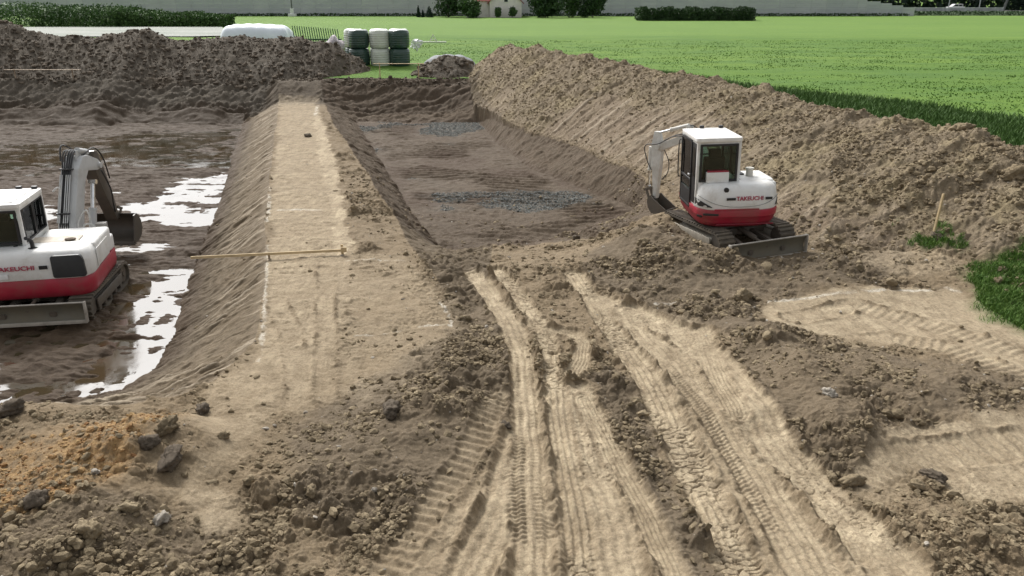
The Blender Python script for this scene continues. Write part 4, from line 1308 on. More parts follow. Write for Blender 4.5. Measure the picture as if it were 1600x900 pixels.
tree(734, 27, 181, 38, 4.0, 'round green tree directly left of the pink gable wall', L_MID, 'bush_tree', 4, 'tree', 2600, 0.05)
tree(778, 26, 182, 12, 2.2, 'small green shrub in front of the left side of the pink gable', L_MID, 'shrub', 5, 'shrub', 900, 0.05)
tree(801, 26, 182, 13, 2.4, 'small green shrub in front of the right side of the pink gable', L_MID, 'shrub', 6, 'shrub', 900, 0.05)
tree(852, 26, 183, 54, 7.0, 'wide dark tree directly right of the house', L_DARK, 'broad_tree', 7, 'tree', 3600, 0.04)
tree(895, 26, 186, 44, 7.6, 'lighter green tree between the wide dark tree and the dark round tree', L_MID, 'broad_tree', 8, 'tree', 2600, 0.06)
tree(926, 26, 183, 44, 5.6, 'dark round tree at the right end of the trees beside the house', L_DARK, 'broad_tree', 9, 'tree', 2800, 0.05)
def conifer(px, dist, wpx, h, label, seed):
    x, y, _ = WY(px, 27, dist)
    t = empty('small_conifer', (x, y, FIELD_Z)); tag(t, label, 'conifer', 'little conifers in front of the noise barrier')
    mb = MB(); mb.cyl((0, 0, -0.1), (0, 0, h * 0.8), 0.08, 0.02, 6); mb.build('trunk', BARK, t)
    w = wpx / FPX * dist / 2
    leaf_mass('crown', [(0, 0, h * (0.12 + 0.16 * k), w * (1 - 0.15 * k), w * (1 - 0.15 * k), h * 0.17) for k in range(6)], 900, 0.16, L_CONIF, t, seed)
conifer(654, 186, 6, 2.3, 'thin dark conifer, leftmost of the three by the noise barrier', 11)
conifer(661, 186, 5, 1.4, 'lowest dark conifer between the thin one and the thick one', 12)
conifer(671, 186, 13, 2.2, 'thick dark conifer, rightmost of the three by the noise barrier', 13)
# hedges and maize
def hedge(nm, px0, px1, pyb, pyt, dist, depth, lb, cat, mat, n_, size, seed):
    x0, _, z0 = WY(px0, pyb, dist); x1 = WY(px1, pyb, dist)[0]; z1 = WY(px0, pyt, dist)[2]
    t = empty(nm, ((x0 + x1) / 2, dist, FIELD_Z)); tag(t, lb, cat)
    L = (x1 - x0) / 2; hh = z1 - FIELD_Z
    leaf_mass('foliage', None, n_, size, mat, t, seed, boxes=[(-L, L, 0, depth, 0, hh * 0.97)])
    mb = MB()
    k = max(6, int(L * 2 / 1.2))
    for i in range(k):
        xx = -L + (i + 0.5) * 2 * L / k
        mb.cyl((xx, depth / 2, -0.1), (xx, depth / 2, hh * 0.7), 0.05, seg=5)
    mb.build('stems', BARK, t)
hedge('dark_hedge', 997, 1181, 32, 13, 160, 5, 'long dark clipped hedge standing alone in the green field right of the house', 'hedge', L_DARK, 26000, 0.17, 21)
x0 = WY(-260, 43, 126)[0]; x1 = WY(342, 43, 126)[0]
o = leaf_mass('maize_crop', None, 60000, 0.17, L_MAIZE, None, 22, boxes=[(x0, x0 + 30, 127, 137, 1.0, 4.1), (x0 + 28, x0 + 42, 127, 136.5, 1.0, 3.7), (x0 + 41, x1 - 12, 127, 136, 1.0, 3.3), (x1 - 14, x1 - 3, 127, 135, 1.0, 2.9), (x1 - 5, x1, 127, 134, 1.0, 2.5)])
tag(o, kind='stuff')
# pale yard left, between the maize and the heap
def yard():
    x0 = -95; x1 = WY(470, 50, 110)[0]
    bm = bmesh.new()
    pts = [(x0, 96), (WY(300, 57, 96)[0], 96), (WY(352, 57, 97)[0], 98), (WY(345, 43, 125)[0], 125.5), (x0, 125.5)]
    bm.faces.new([bm.verts.new((p[0], p[1], FIELD_Z + 0.12)) for p in pts])
    me = bpy.data.meshes.new('pale_yard'); bm.to_mesh(me); bm.free()
    m, n, b = principled('pale_yard')
    geo = N(n, 'ShaderNodeNewGeometry').outputs['Position']
    mp = N(n, 'ShaderNodeMapping'); mp.inputs['Scale'].default_value = (0.12, 0.6, 1.0); n.links.new(geo, mp.inputs[0])
    nz = noise(n, 0.6, 6, 0.7, mp.outputs[0])
    c = mixc(n, ramp(n, nz, 0.35, 0.62), (0.12, 0.15, 0.11), (0.25, 0.26, 0.23))
    n.links.new(c, b.inputs['Base Color']); b.inputs['Roughness'].default_value = 0.8
    tag(link('pale_yard', me, m), kind='structure')
yard()
def lamp_mast():
    x, y, _ = WY(457, 25, 194)
    t = empty('lamp_mast', (x, 194, FIELD_Z)); tag(t, 'slim dark mast on a white base in front of the noise barrier', 'mast')
    mb = MB(); mb.cyl((0, 0, 0.5), (0, 0, 9), 0.17, 0.10, 8); mb.build('pole', simple('mast_dark', (0.13, 0.14, 0.14), 0.6), t)
    mb = MB(); mb.box((0, 0, 0.3), (1.7, 1.2, 0.62), 0.06); mb.box((0, 0, 1.1), (0.75, 0.7, 1.2), 0.05); mb.build('base', simple('mast_white', (0.78, 0.79, 0.78), 0.6), t)
lamp_mast()

# white plastic-covered clamp behind the heap
def clamp():
    Yc = 62.0
    x0, _, zt = WY(347, 37.5, Yc); x1 = WY(456, 38, Yc)[0]
    w = x1 - x0; h = zt - FIELD_Z
    b = bmesh.new()
    nx_, ny_ = 48, 20
    g = [[None] * (ny_ + 1) for _ in range(nx_ + 1)]
    D = 3.4
    for i in range(nx_ + 1):
        for j in range(ny_ + 1):
            u = i / nx_ * 2 - 1; v = j / ny_ * 2 - 1
            e = (1 - abs(u) ** 12) ** 0.5 * (1 - abs(v) ** 4) ** 0.4 if abs(u) < 1 and abs(v) < 1 else 0
            zz = h * e * (0.955 + 0.03 * math.sin(u * 2.2 + 1.9) + 0.006 * math.sin(u * 19 + v * 5))
            g[i][j] = b.verts.new((u * w / 2 * (1 + 0.02 * math.sin(v * 9)), v * D / 2, zz))
    for i in range(nx_):
        for j in range(ny_):
            b.faces.new((g[i][j], g[i + 1][j], g[i + 1][j + 1], g[i][j + 1]))
    me = bpy.data.meshes.new('covered_clamp'); b.to_mesh(me); b.free()
    o = link('covered_clamp', me, simple('white_sheet', (0.74, 0.80, 0.86), 0.4, dscale=0.5, var=0.06), None, 0)
    o.location = ((x0 + x1) / 2, Yc, FIELD_Z + 0.05)
    tag(o, 'large pale white plastic covered mound behind the dark spoil heap', 'silage clamp')
clamp()

# row of slanted dark green stakes
def hurdle():
    Yh = 60.0
    x0, _, z1 = WY(458, 40, Yh); x1 = WY(532, 42, Yh)[0]; z0 = WY(470, 55, Yh)[2]
    t = empty('slatted_hurdle', ((x0 + x1) / 2, Yh, FIELD_Z)); tag(t, 'row of slanted dark green slats between the white covered mound and the bales', 'hurdle')
    gm = simple('slat_green', (0.035, 0.10, 0.055), 0.5); L = (x1 - x0) / 2
    nS = 20
    for i in range(nS):
        xx = -L + (i + 0.5) * 2 * L / nS
        hh = (z1 - FIELD_Z) * (1 - 0.10 * i / nS)
        mb = MB(); mb.bar((xx + 0.10, 0, 0.0), (xx - 0.16, 0, hh), 0.075, 0.05); mb.build('slat', gm, t)
    for z in (0.55, (z1 - FIELD_Z) * 0.62):
        mb = MB(); mb.box((0, 0.06, z), (2 * L, 0.05, 0.09)); mb.build('rail', gm, t)
hurdle()
def sacks():
    x, y, z = WY(522, 57, 57.5)
    v, f = rock_shape(31, 3, 0.6)
    v = v * np.array([0.75, 0.9, 1.1])
    me = mesh_np('covered_pile', v + np.array([0, 0, 0.0]), f, True)
    o = link('covered_pile', me, simple('pinkish_sheet', (0.40, 0.36, 0.38), 0.6, dscale=2, var=0.3), None)
    o.location = (x, 57.5, z - 0.72)
    tag(o, 'greyish pink sheet covered pile just left of the bales behind the heap', 'covered pile')
    m_ = MB()
sacks()

# wrapped bales
def bale_mat(name, col, var=0.12):
    m, n, b = principled(name)
    tc = N(n, 'ShaderNodeTexCoord').outputs['Object']
    nz = noise(n, 2.2, 5, 0.65, tc)
    wv = N(n, 'ShaderNodeTexWave'); wv.bands_direction = 'Z'; wv.inputs['Scale'].default_value = 2.2; wv.inputs['Distortion'].default_value = 1.2
    n.links.new(tc, wv.inputs['Vector'])
    c = mixc(n, ramp(n, nz, 0.3, 0.7), tuple(q * (1 - var) for q in col), tuple(q * (1 + var) for q in col))
    n.links.new(c, b.inputs['Base Color'])
    b.inputs['Roughness'].default_value = 0.34
    b.inputs['Coat Weight'].default_value = 0.4
    bp = N(n, 'ShaderNodeBump'); bp.inputs['Strength'].default_value = 0.5; bp.inputs['Distance'].default_value = 0.03
    n.links.new(mmath(n, 'ADD', wv.outputs['Fac'], nz), bp.inputs['Height']); n.links.new(bp.outputs[0], b.inputs['Normal'])
    return m
BG = bale_mat('wrap_green', (0.022, 0.060, 0.045)); BW = bale_mat('wrap_white', (0.62, 0.66, 0.58)); BGT = bale_mat('wrap_pale_green', (0.20, 0.27, 0.22))
def bale_mesh(seed):
    rg = random.Random(seed)
    b = bmesh.new()
    r_, h_ = 0.655, 1.14
    prof = [(0.0, h_ * 0.975), (0.30, h_ * 0.985), (0.47, h_), (0.545, h_ * 0.965), (0.59, h_ * 0.89), (0.605, h_ * 0.72), (0.61, h_ * 0.5), (0.605, h_ * 0.28), (0.59, h_ * 0.11), (0.545, h_ * 0.035), (0.47, 0.0), (0, 0.0)]
    nS = 32
    rings = []
    ph = rg.uniform(0, 6)
    for (r, z) in prof:
        if r == 0: rings.append([b.verts.new((0, 0, z))]); continue
        r *= 1.07
        rings.append([b.verts.new((r * (1 + 0.035 * math.cos(4 * a + ph) + 0.012 * math.sin(7 * a + ph * 2)) * math.cos(a), r * (1 + 0.035 * math.cos(4 * a + ph) + 0.012 * math.sin(9 * a)) * math.sin(a), z + 0.012 * math.sin(3 * a + ph + z * 5))) for a in [k * 2 * math.pi / nS for k in range(nS)]])
    for i in range(len(rings) - 1):
        A_, B_ = rings[i], rings[i + 1]
        for k in range(nS):
            k2 = (k + 1) % nS
            if len(A_) == 1: b.faces.new((A_[0], B_[k], B_[k2]))
            elif len(B_) == 1: b.faces.new((A_[k], B_[0], A_[k2]))
            else: b.faces.new((A_[k], B_[k], B_[k2], A_[k2]))
    bmesh.ops.recalc_face_normals(b, faces=b.faces)
    me = bpy.data.meshes.new('wrapped_bale'); b.to_mesh(me); b.free()
    return me
def bales():
    Yb = 54.0
    zb = WY(600, 104.0, Yb)[2]
    cols = [562, 594, 624.5]
    look = {(0, 0, 1): (BG, 'dark green wrapped bale, top row at the front left of the bale stack'), (0, 0, 0): (BG, 'dark green wrapped bale, bottom row front left, half hidden by the heap'),
            (1, 0, 1): (BW, 'white wrapped bale, top row in the middle of the stack front'), (1, 0, 0): (BW, 'white wrapped bale, bottom row in the middle of the stack front'),
            (2, 0, 1): (BG, 'dark green wrapped bale, top row at the front right corner of the stack'), (2, 0, 0): (BG, 'dark green wrapped bale, bottom row at the front right corner of the stack'),
            (0, 1, 1): (BW, 'bale coloured white for sky glare behind the front left green bale, top row'), (0, 1, 0): (BG, 'green bale under the glare-white bale behind the front left one'),
            (1, 1, 1): (BW, 'white bale behind the middle white bale, top row'), (1, 1, 0): (BW, 'white bale in the bottom row behind the middle white bale'),
            (2, 1, 1): (BW, 'bale coloured white for sky glare behind the front right green bale, top row'), (2, 1, 0): (BG, 'green bale in the bottom row behind the front right green bale')}
    for (c, row, lev), (mat, lb) in look.items():
        px = cols[c] - (0 if row == 0 else (13 if c == 0 else 5))
        x, y, _ = WY(px, 90, Yb)
        me = bale_mesh(c * 7 + row * 3 + lev)
        o = link('wrapped_bale', me, mat, None, 50)
        o.location = (x, Yb + row * 1.27, zb + lev * 1.145)
        o.rotation_euler = (0, 0, rnd.uniform(-0.05, 0.05))
        tag(o, lb, 'wrapped bale', 'wrapped bales stacked two high')
    # back green columns top out in white wrap, colouring in sky glare
bales()
def plastic_heap():
    x, y, _ = WY(650, 64, 57)
    zt = WY(650, 55.5, 57)[2]
    rg = np.random.default_rng(8)
    v, f = rock_shape(77, 3, 0.9)
    v = v * np.array([0.5, 0.5, 0.7]) * (1 + 0.12 * rg.normal(size=(len(v), 1)))
    me = mesh_np('film_heap', v, f, False)
    o = link('film_heap', me, simple('white_film', (0.75, 0.77, 0.76), 0.3, dscale=3, var=0.25), None)
    o.location = (x, 57, zt - 0.55)
    tag(o, 'crumpled heap of white plastic film right of the bales', 'film heap')
plastic_heap()
def trestle():
    x, y, z = WY(677, 67, 62)
    z0 = max(FIELD_Z, z)
    t = empty('trestle', (x, 62, z0)); tag(t, 'small triangular white trestle standing on a flat board in the field right of the bales', 'trestle')
    m = simple('trestle_white', (0.66, 0.66, 0.60), 0.6)
    zt = WY(677, 54, 62)[2] - z0
    for a, b in (((-0.26, 0, 0.1), (0, 0, zt)), ((0.26, 0, 0.1), (0, 0, zt))):
        mb = MB(); mb.bar(a, b, 0.05, 0.05); mb.build('leg', m, t)
    mb = MB(); mb.bar((-0.2, 0, 0.22), (0.2, 0, 0.22), 0.04, 0.04); mb.build('crossbar', m, t)
    mb = MB(); mb.box((0.0, 0, 0.06), (1.9, 0.5, 0.07), 0.01); mb.build('board', simple('grey_board', (0.42, 0.45, 0.38), 0.8), t)
trestle()
def grey_sheet():
    x, y, z = WY(702, 92, 53.0)
    zt = WY(700, 84.0, 53.0)[2]
    b = bmesh.new(); nx_, ny_ = 30, 14
    g = [[b.verts.new(((i / nx_ - 0.5) * 3.6, (j / ny_ - 0.5) * 2.4, max(0.03, (zt - FIELD_Z) * (1 - (abs(i / nx_ - 0.5) * 2) ** 3) ** 0.6 * (1 - (abs(j / ny_ - 0.5) * 2) ** 2.5) ** 0.6 * (0.93 + 0.05 * math.sin(i * 0.9 + j)))) ) for j in range(ny_ + 1)] for i in range(nx_ + 1)]
    for i in range(nx_):
        for j in range(ny_): b.faces.new((g[i][j], g[i + 1][j], g[i + 1][j + 1], g[i][j + 1]))
    me = bpy.data.meshes.new('covered_mound'); b.to_mesh(me); b.free()
    o = link('covered_mound', me, simple('grey_sheet', (0.20, 0.215, 0.225), 0.75, dscale=1.2, var=0.3, bump=0.4), None, 0)
    o.location = (x, 53.0, FIELD_Z)
    tag(o, 'low grey sheet covered mound behind the small dark soil heap', 'covered mound')
grey_sheet()

# ------------------------------------------------------------------ setting-out boards, pegs and stakes
WOOD = simple('batten_wood', (0.52, 0.40, 0.23), 0.75, dscale=2.0, var=0.2, bump=0.2)
WOODG = simple('batten_grey', (0.36, 0.28, 0.20), 0.8, dscale=2.0, var=0.2, bump=0.2)
def profile_board(px0, py0, px1, py1, Y, lb, mat, hgt=0.13):
    x0, _, z0 = WY(px0, py0, Y); x1, _, z1 = WY(px1, py1, Y)
    t = empty('profile_board', ((x0 + x1) / 2, Y, H((x0 + x1) / 2, Y))); tag(t, lb, 'profile board', 'horizontal setting-out boards')
    bx, bz = t.location.x, t.location.z
    mb = MB(); mb.bar((x0 - bx, 0, z0 - bz), (x1 - bx, 0, z1 - bz), hgt, 0.03); mb.build('board', mat, t)
    for q in (0.12, 0.88):
        xx = x0 + (x1 - x0) * q; zz = z0 + (z1 - z0) * q
        g = H(xx, Y)
        mb = MB(); mb.bar((xx - bx, 0.045, g - bz - 0.3), (xx - bx, 0.045, zz - bz + 0.04), 0.05, 0.05); mb.build('peg', mat, t)
profile_board(7, 109, 126, 109, 46.8, 'brown wooden board on pegs in front of the long dark heap at the far left', WOODG, 0.19)
profile_board(583, 99.5, 663, 99.5, 47.6, 'pale wooden board on pegs in front of the bales', WOOD)
def cross_batten():
    z = 0.16
    xr, yr = W(536, 391, z); xl, yl = W(298, 404, z)
    g = H(xr, yr)
    t = empty('setting_out_batten', (xr, yr, g)); tag(t, 'long thin pale batten laid level across the causeway and out over its left slope', 'batten')
    mb = MB(); mb.bar((0, 0, z - g), (xl - xr, yl - yr, z - g + 0.02), 0.035, 0.055, 0.004); mb.build('batten', WOOD, t)
    mb = MB(); mb.bar((-0.03, 0.05, -0.2), (-0.03, 0.05, z - g + 0.12), 0.05, 0.05, 0.004); mb.build('peg', WOOD, t)
    k = 0.50; gx, gy = xr + (xl - xr) * k, yr + (yl - yr) * k
    mb = MB(); mb.bar(((xl - xr) * k, (yl - yr) * k + 0.05, H(gx, gy) - g - 0.2), ((xl - xr) * k, (yl - yr) * k + 0.05, z - g + 0.02), 0.045, 0.045, 0.004); mb.build('peg', WOODG, t)
    mb = MB(); mb.box((0.02, -0.01, z - g + 0.02), (0.12, 0.05, 0.11), 0.005); mb.build('end_block', WOOD, t)
cross_batten()
def stake():
    u, dy, dz = ray(1457, 371); t_ = 10.0
    while CAM_Z + dz * t_ > H(u * t_, dy * t_): t_ += 0.02
    x, y = u * t_, dy * t_
    z = H(x, y)
    xt, yt, zt = WY(1475, 303, y)
    o = empty('wooden_stake', (x, y, z)); tag(o, 'leaning pale wooden stake stuck in the foot of the spoil bank', 'stake')
    mb = MB(); mb.bar((-0.01, 0, -0.15), (xt - x, 0.02, zt - z), 0.055, 0.035, 0.004); mb.build('stake', WOOD, o)
stake()

# ------------------------------------------------------------------ excavators
MUD = (0.135, 0.105, 0.075)
def shell_white(): return simple('machine_white', (0.76, 0.76, 0.74), 0.42, dirt=0.42, dirtcol=(0.40, 0.35, 0.27), dscale=1.6, var=0.03, low=1.22)
def boom_white(): return simple('boom_white', (0.66, 0.66, 0.63), 0.5, dirt=0.55, dirtcol=(0.36, 0.33, 0.27), dscale=2.2, var=0.05)
def boom_grey(): return simple('boom_grey', (0.50, 0.51, 0.51), 0.5, dirt=0.35, dirtcol=(0.33, 0.31, 0.27), dscale=2.2, var=0.05)
PAINT_RED = simple('machine_red', (0.36, 0.016, 0.040), 0.38, dirt=0.45, dirtcol=(0.20, 0.10, 0.075), low=0.80, dscale=1.6, var=0.05)
RUBBER = simple('track_rubber', (0.045, 0.040, 0.034), 0.8, dirt=0.95, dirtcol=(0.17, 0.14, 0.10), dscale=3.0)
STEEL = simple('muddy_steel', (0.11, 0.10, 0.085), 0.55, dirt=0.8, dirtcol=MUD, dscale=2.4, bump=0.2)
BLADE_M = simple('blade_steel', (0.13, 0.125, 0.10), 0.5, dirt=0.75, dirtcol=(0.17, 0.145, 0.10), dscale=1.8, bump=0.3)
EDGE_M = simple('worn_edge', (0.42, 0.39, 0.34), 0.45, dirt=0.3, dirtcol=MUD, dscale=3)
BLACK = simple('black_plastic', (0.018, 0.018, 0.020), 0.4, dirt=0.15, dirtcol=(0.1, 0.09, 0.07), dscale=3)
RUBB2 = simple('hose_black', (0.022, 0.022, 0.024), 0.5)
CHROME = simple('chrome_rod', (0.7, 0.7, 0.7), 0.15, metal=1.0)
FRAMEPALE = simple('guard_plate', (0.40, 0.37, 0.31), 0.6, dirt=0.6, dirtcol=(0.26, 0.21, 0.15), dscale=2.5)
SEAT = simple('seat_fabric', (0.02, 0.022, 0.022), 0.9)
ORANGE_L = simple('lamp_orange', (0.7, 0.16, 0.03), 0.3)
def glass_mat():
    m = bpy.data.materials.new('cab_glass'); m.use_nodes = True; n = m.node_tree; n.nodes.clear()
    o = n.nodes.new('ShaderNodeOutputMaterial'); mx = n.nodes.new('ShaderNodeMixShader'); tr = n.nodes.new('ShaderNodeBsdfTransparent'); gl = n.nodes.new('ShaderNodeBsdfGlossy')
    fr = n.nodes.new('ShaderNodeFresnel'); fr.inputs[0].default_value = 1.5
    tr.inputs[0].default_value = (0.66, 0.76, 0.70, 1); gl.inputs['Roughness'].default_value = 0.03
    n.links.new(fr.outputs[0], mx.inputs[0]); n.links.new(tr.outputs[0], mx.inputs[1]); n.links.new(gl.outputs[0], mx.inputs[2]); n.links.new(mx.outputs[0], o.inputs[0])
    return m
GLASS = glass_mat()

def loft(mb, outline, levels, origin=(0, 0)):
    """outline in plan, levels (z, scale x, scale y) about origin, closed top and bottom"""
    b = bmesh.new()
    rings = []
    for (z, sx, sy) in levels:
        rings.append([b.verts.new((origin[0] + (p[0] - origin[0]) * sx, origin[1] + (p[1] - origin[1]) * sy, z)) for p in outline])
    n_ = len(outline)
    for i in range(len(rings) - 1):
        for k in range(n_):
            b.faces.new((rings[i][k], rings[i][(k + 1) % n_], rings[i + 1][(k + 1) % n_], rings[i + 1][k]))
    b.faces.new(rings[0][::-1]); b.faces.new(rings[-1])
    bmesh.ops.recalc_face_normals(b, faces=b.faces)
    mb._merge(b)
def round_outline(pts, rad, seg=5):
    out = []
    n_ = len(pts)
    for i in range(n_):
        p0, p1, p2 = Vector(pts[i - 1]), Vector(pts[i]), Vector(pts[(i + 1) % n_])
        a = (p0 - p1); c = (p2 - p1)
        r = min(rad, a.length * 0.45, c.length * 0.45)
        A_ = p1 + a.normalized() * r; C2 = p1 + c.normalized() * r
        for k in range(seg + 1):
            t = k / seg
            q = (1 - t) ** 2 * A_ + 2 * t * (1 - t) * p1 + t * t * C2
            out.append((q.x, q.y))
    return out
def text_part(s, size, mat, M, parent, name='lettering', ext=0.004, bold=0.0, xs=1.0):
    cu = bpy.data.curves.new('txt', 'FONT'); cu.body = s; cu.size = size; cu.extrude = ext; cu.align_x = 'CENTER'; cu.align_y = 'CENTER'; cu.offset = bold
    tmp = bpy.data.objects.new('txt', cu); COL.objects.link(tmp)
    dg = bpy.context.evaluated_depsgraph_get(); dg.update()
    me = bpy.data.meshes.new_from_object(tmp.evaluated_get(dg))
    bpy.data.objects.remove(tmp); bpy.data.curves.remove(cu)
    me.transform(M @ Matrix.Diagonal((xs, 1, 1, 1)))
    me.name = name
    return link(name, me, mat, parent)
def bucket_parts(mb, M, w, sc, teeth=4):
    """a digging bucket in the plane (y,z): hinge at the origin, body hanging down, mouth towards -y"""
    s = sc
    prof = [(0.10, 0.08), (0.22, -0.05), (0.30, -0.25), (0.28, -0.48), (0.14, -0.66), (-0.08, -0.74), (-0.34, -0.74)]
    prof = [(a * s, c * s) for a, c in prof]
    inn = [(a * 0.86 - 0.015 * s, c * 0.94 + 0.012) for a, c in prof]
    b = MB(M)
    b.prism(prof + inn[::-1], 'x', -w / 2, w / 2)
    side = prof + [(-0.36 * s, -0.66 * s), (-0.10 * s, -0.10 * s), (-0.06 * s, 0.06 * s)]
    for sx in (-1, 1):
        b.prism(side, 'x', sx * w / 2 - 0.014, sx * w / 2 + 0.014)
    b.box((0, -0.36 * s, -0.735 * s), (w + 0.03, 0.10, 0.03))
    for k in range(teeth):
        xx = -w / 2 + (k + 0.5) * w / teeth
        b.prism([(-0.36 * s, -0.715 * s), (-0.36 * s, -0.76 * s), (-0.50 * s, -0.745 * s)], 'x', xx - 0.03, xx + 0.03)
    for sx in (-0.12, 0.12):
        b.prism([(-0.07 * s, -0.02 * s), (0.13 * s, 0.02 * s), (0.15 * s, 0.13 * s), (0.0, 0.10 * s)], 'x', sx - 0.012, sx + 0.012)
    return b

def excavator(cfg):
    S = Matrix.Diagonal((cfg['sx'], cfg['sy'], cfg['sz'], 1))
    root = empty(cfg['name'], cfg['loc'])
    tilt = Matrix.Rotation(cfg.get('pitch', 0), 4, 'X') @ Matrix.Rotation(cfg.get('roll', 0), 4, 'Y')
    Mu = tilt @ Matrix.Rotation(cfg['under'], 4, 'Z') @ S
    Mt = tilt @ Matrix.Rotation(cfg['upper'], 4, 'Z') @ S
    big = cfg['big']
    tag(root, cfg['label'], 'excavator', 'red and white tracked excavators')
    WHT = shell_white()
    # ---- undercarriage
    R0, yA, yB = 0.27, -1.0, 0.98
    hw = 0.80
    for sx in (-1, 1):
        cx = sx * hw
        path = []
        for k in range(9):
            a = -math.pi / 2 + math.pi * k / 8
            path.append((yB + math.cos(a) * R0, R0 + math.sin(a) * R0))
        for k in range(9):
            a = math.pi / 2 + math.pi * k / 8
            path.append((yA + math.cos(a) * R0, R0 + math.sin(a) * R0))
        path = [path[i] for i in range(len(path))]
        inner = [(yy * 1.0 + (0.05 if yy < yA else (-0.05 if yy > yB else 0)) * 0.7, R0 + (zz - R0) * 0.84) for yy, zz in path]
        mb = MB(Mu)
        b = bmesh.new(); n_ = len(path)
        o0 = [b.verts.new((cx - 0.2, p[0], p[1] + 0.03)) for p in path]; o1 = [b.verts.new((cx + 0.2, p[0], p[1] + 0.03)) for p in path]
        i0 = [b.verts.new((cx - 0.2, p[0], p[1] + 0.03)) for p in inner]; i1 = [b.verts.new((cx + 0.2, p[0], p[1] + 0.03)) for p in inner]
        for k in range(n_):
            j = (k + 1) % n_
            b.faces.new((o0[k], o0[j], o1[j], o1[k])); b.faces.new((i0[k], i1[k], i1[j], i0[j]))
            b.faces.new((o0[k], i0[k], i0[j], o0[j])); b.faces.new((o1[k], o1[j], i1[j], i1[k]))
        bmesh.ops.recalc_face_normals(b, faces=b.faces)
        mb._merge(b)
        # grousers round the loop
        cl = path + [path[0]]; acc = 0; step = 0.105; nxt = 0
        for k in range(n_):
            a_, c_ = Vector(cl[k]), Vector(cl[k + 1]); L = (c_ - a_).length
            while nxt < acc + L:
                t = (nxt - acc) / L; p = a_ + (c_ - a_) * t; d = (c_ - a_).normalized()
                nrm = Vector((d.y, -d.x))
                ang = math.atan2(d.y, d.x)
                mb.box((cx, p.x + nrm.x * 0.012, p.y + 0.03 + nrm.y * 0.012), (0.40, 0.055, 0.045), 0.008, Matrix.Rotation(ang, 4, 'X'), seg=1)
                nxt += step
            acc += L
        tb = mb.build('track', RUBBER, root)
        mb = MB(Mu); mb.box((cx, 0, 0.30), (0.24, 1.7, 0.20), 0.03)
        mb.box((cx + sx * 0.19, -0.08, 0.31), (0.03, 1.55, 0.20), 0.01)
        mb.build('side_guard', FRAMEPALE if not big else STEEL, tb)
        mb = MB(Mu); mb.cyl((cx - 0.15, yB, 0.30), (cx + 0.15, yB, 0.30), 0.215, seg=20, bev=0.02); mb.cyl((cx - 0.17, yB, 0.30), (cx + 0.17, yB, 0.30), 0.07, seg=10); mb.build('idler', STEEL, tb)
        mb = MB(Mu); mb.cyl((cx - 0.13, yA, 0.30), (cx + 0.15, yA, 0.30), 0.20, seg=20, bev=0.02)
        for k in range(13):
            a = k * 2 * math.pi / 13
            mb.box((cx, yA + math.cos(a) * 0.20, 0.30 + math.sin(a) * 0.20), (0.08, 0.045, 0.05), 0, Matrix.Rotation(a, 4, 'X'))
        mb.build('sprocket', STEEL, tb)
        for k in range(5):
            yy = -0.68 + k * 0.34
            mb = MB(Mu); mb.cyl((cx - 0.15, yy, 0.135), (cx + 0.17, yy, 0.135), 0.075, seg=14, bev=0.01); mb.build('roller', STEEL, tb)
    mb = MB(Mu)
    mb.box((0, 0, 0.42), (1.25, 0.95, 0.22), 0.05)
    mb.box((0, 0.45, 0.38), (1.5, 0.2, 0.16), 0.03); mb.box((0, -0.45, 0.38), (1.5, 0.2, 0.16), 0.03)
    mb.cyl((0, 0, 0.5), (0, 0, 0.64), 0.44, seg=28)
    mb.build('car_body', STEEL, root)
    # ---- dozer blade at the rear of the tracks
    bw = cfg['blade_w'] / cfg['sx']; Mu0 = Mu
    lf = cfg.get('blade_lift', 0.0); Mu = Mu @ Matrix.Translation((0, 0.10 * (lf > 0), lf))
    prof = []
    for k in range(9):
        t = k / 8
        prof.append((-1.66 + 0.085 * math.sin(math.pi * t) - 0.03 * t * t, 0.02 + 0.44 * t))
    back = [(p[0] + 0.035, p[1]) for p in prof][::-1]
    mb = MB(Mu); mb.prism(prof + back, 'x', -bw / 2, bw / 2)
    bl = mb.build('dozer_blade', BLADE_M, root, smooth=50)
    mb = MB(Mu)
    mb.box((0, -1.675, 0.045), (bw + 0.01, 0.03, 0.075), 0.004)
    mb.cyl((-bw / 2, -1.675, 0.465), (bw / 2, -1.675, 0.465), 0.018, seg=8)
    for sx in (-1, 1): mb.box((sx * bw / 2, -1.655, 0.245), (0.03, 0.10, 0.46), 0.012)
    mb.build('blade_edge', EDGE_M, bl)
    for xx in (-0.34, 0.34):
        mb = MB(Mu); mb.bar((xx, -0.45, 0.36), (xx * 1.25, -1.62, 0.20), 0.13, 0.12, 0.02); mb.build('blade_arm', STEEL, bl)
    mb = MB(Mu); mb.cyl((0, -0.5, 0.46), (0, -1.15, 0.38), 0.06, seg=12); mb.cyl((0, -1.1, 0.385), (0, -1.6, 0.30), 0.032, seg=10); mb.build('blade_cylinder', STEEL, bl)

    Mu = Mu0
    # ---- upper structure
    if not big:
        outl = [(-0.93, 0.92), (-0.95, -0.42), (-0.90, -0.78), (-0.74, -0.98), (-0.5, -1.08), (0.5, -1.10), (0.74, -1.0), (0.90, -0.80), (0.95, -0.42), (0.93, 0.80), (0.6, 0.96)]
        rear = [(-0.95, -0.45), (-0.90, -0.78), (-0.74, -0.98), (-0.5, -1.08), (0.5, -1.10), (0.74, -1.0), (0.90, -0.80), (0.95, -0.45)]
    else:
        outl = [(-0.98, 0.95), (-0.98, -0.95), (-0.90, -1.14), (0.88, -1.16), (0.985, -0.95), (0.98, 0.85), (0.6, 0.98)]
        rear = [(-0.98, -0.45), (-0.98, -0.95), (-0.90, -1.14), (0.86, -1.16), (0.985, -0.92), (0.98, -0.45)]
    outl_r = round_outline(outl, 0.12); rear_r = round_outline(rear, 0.10)
    mb = MB(Mt)
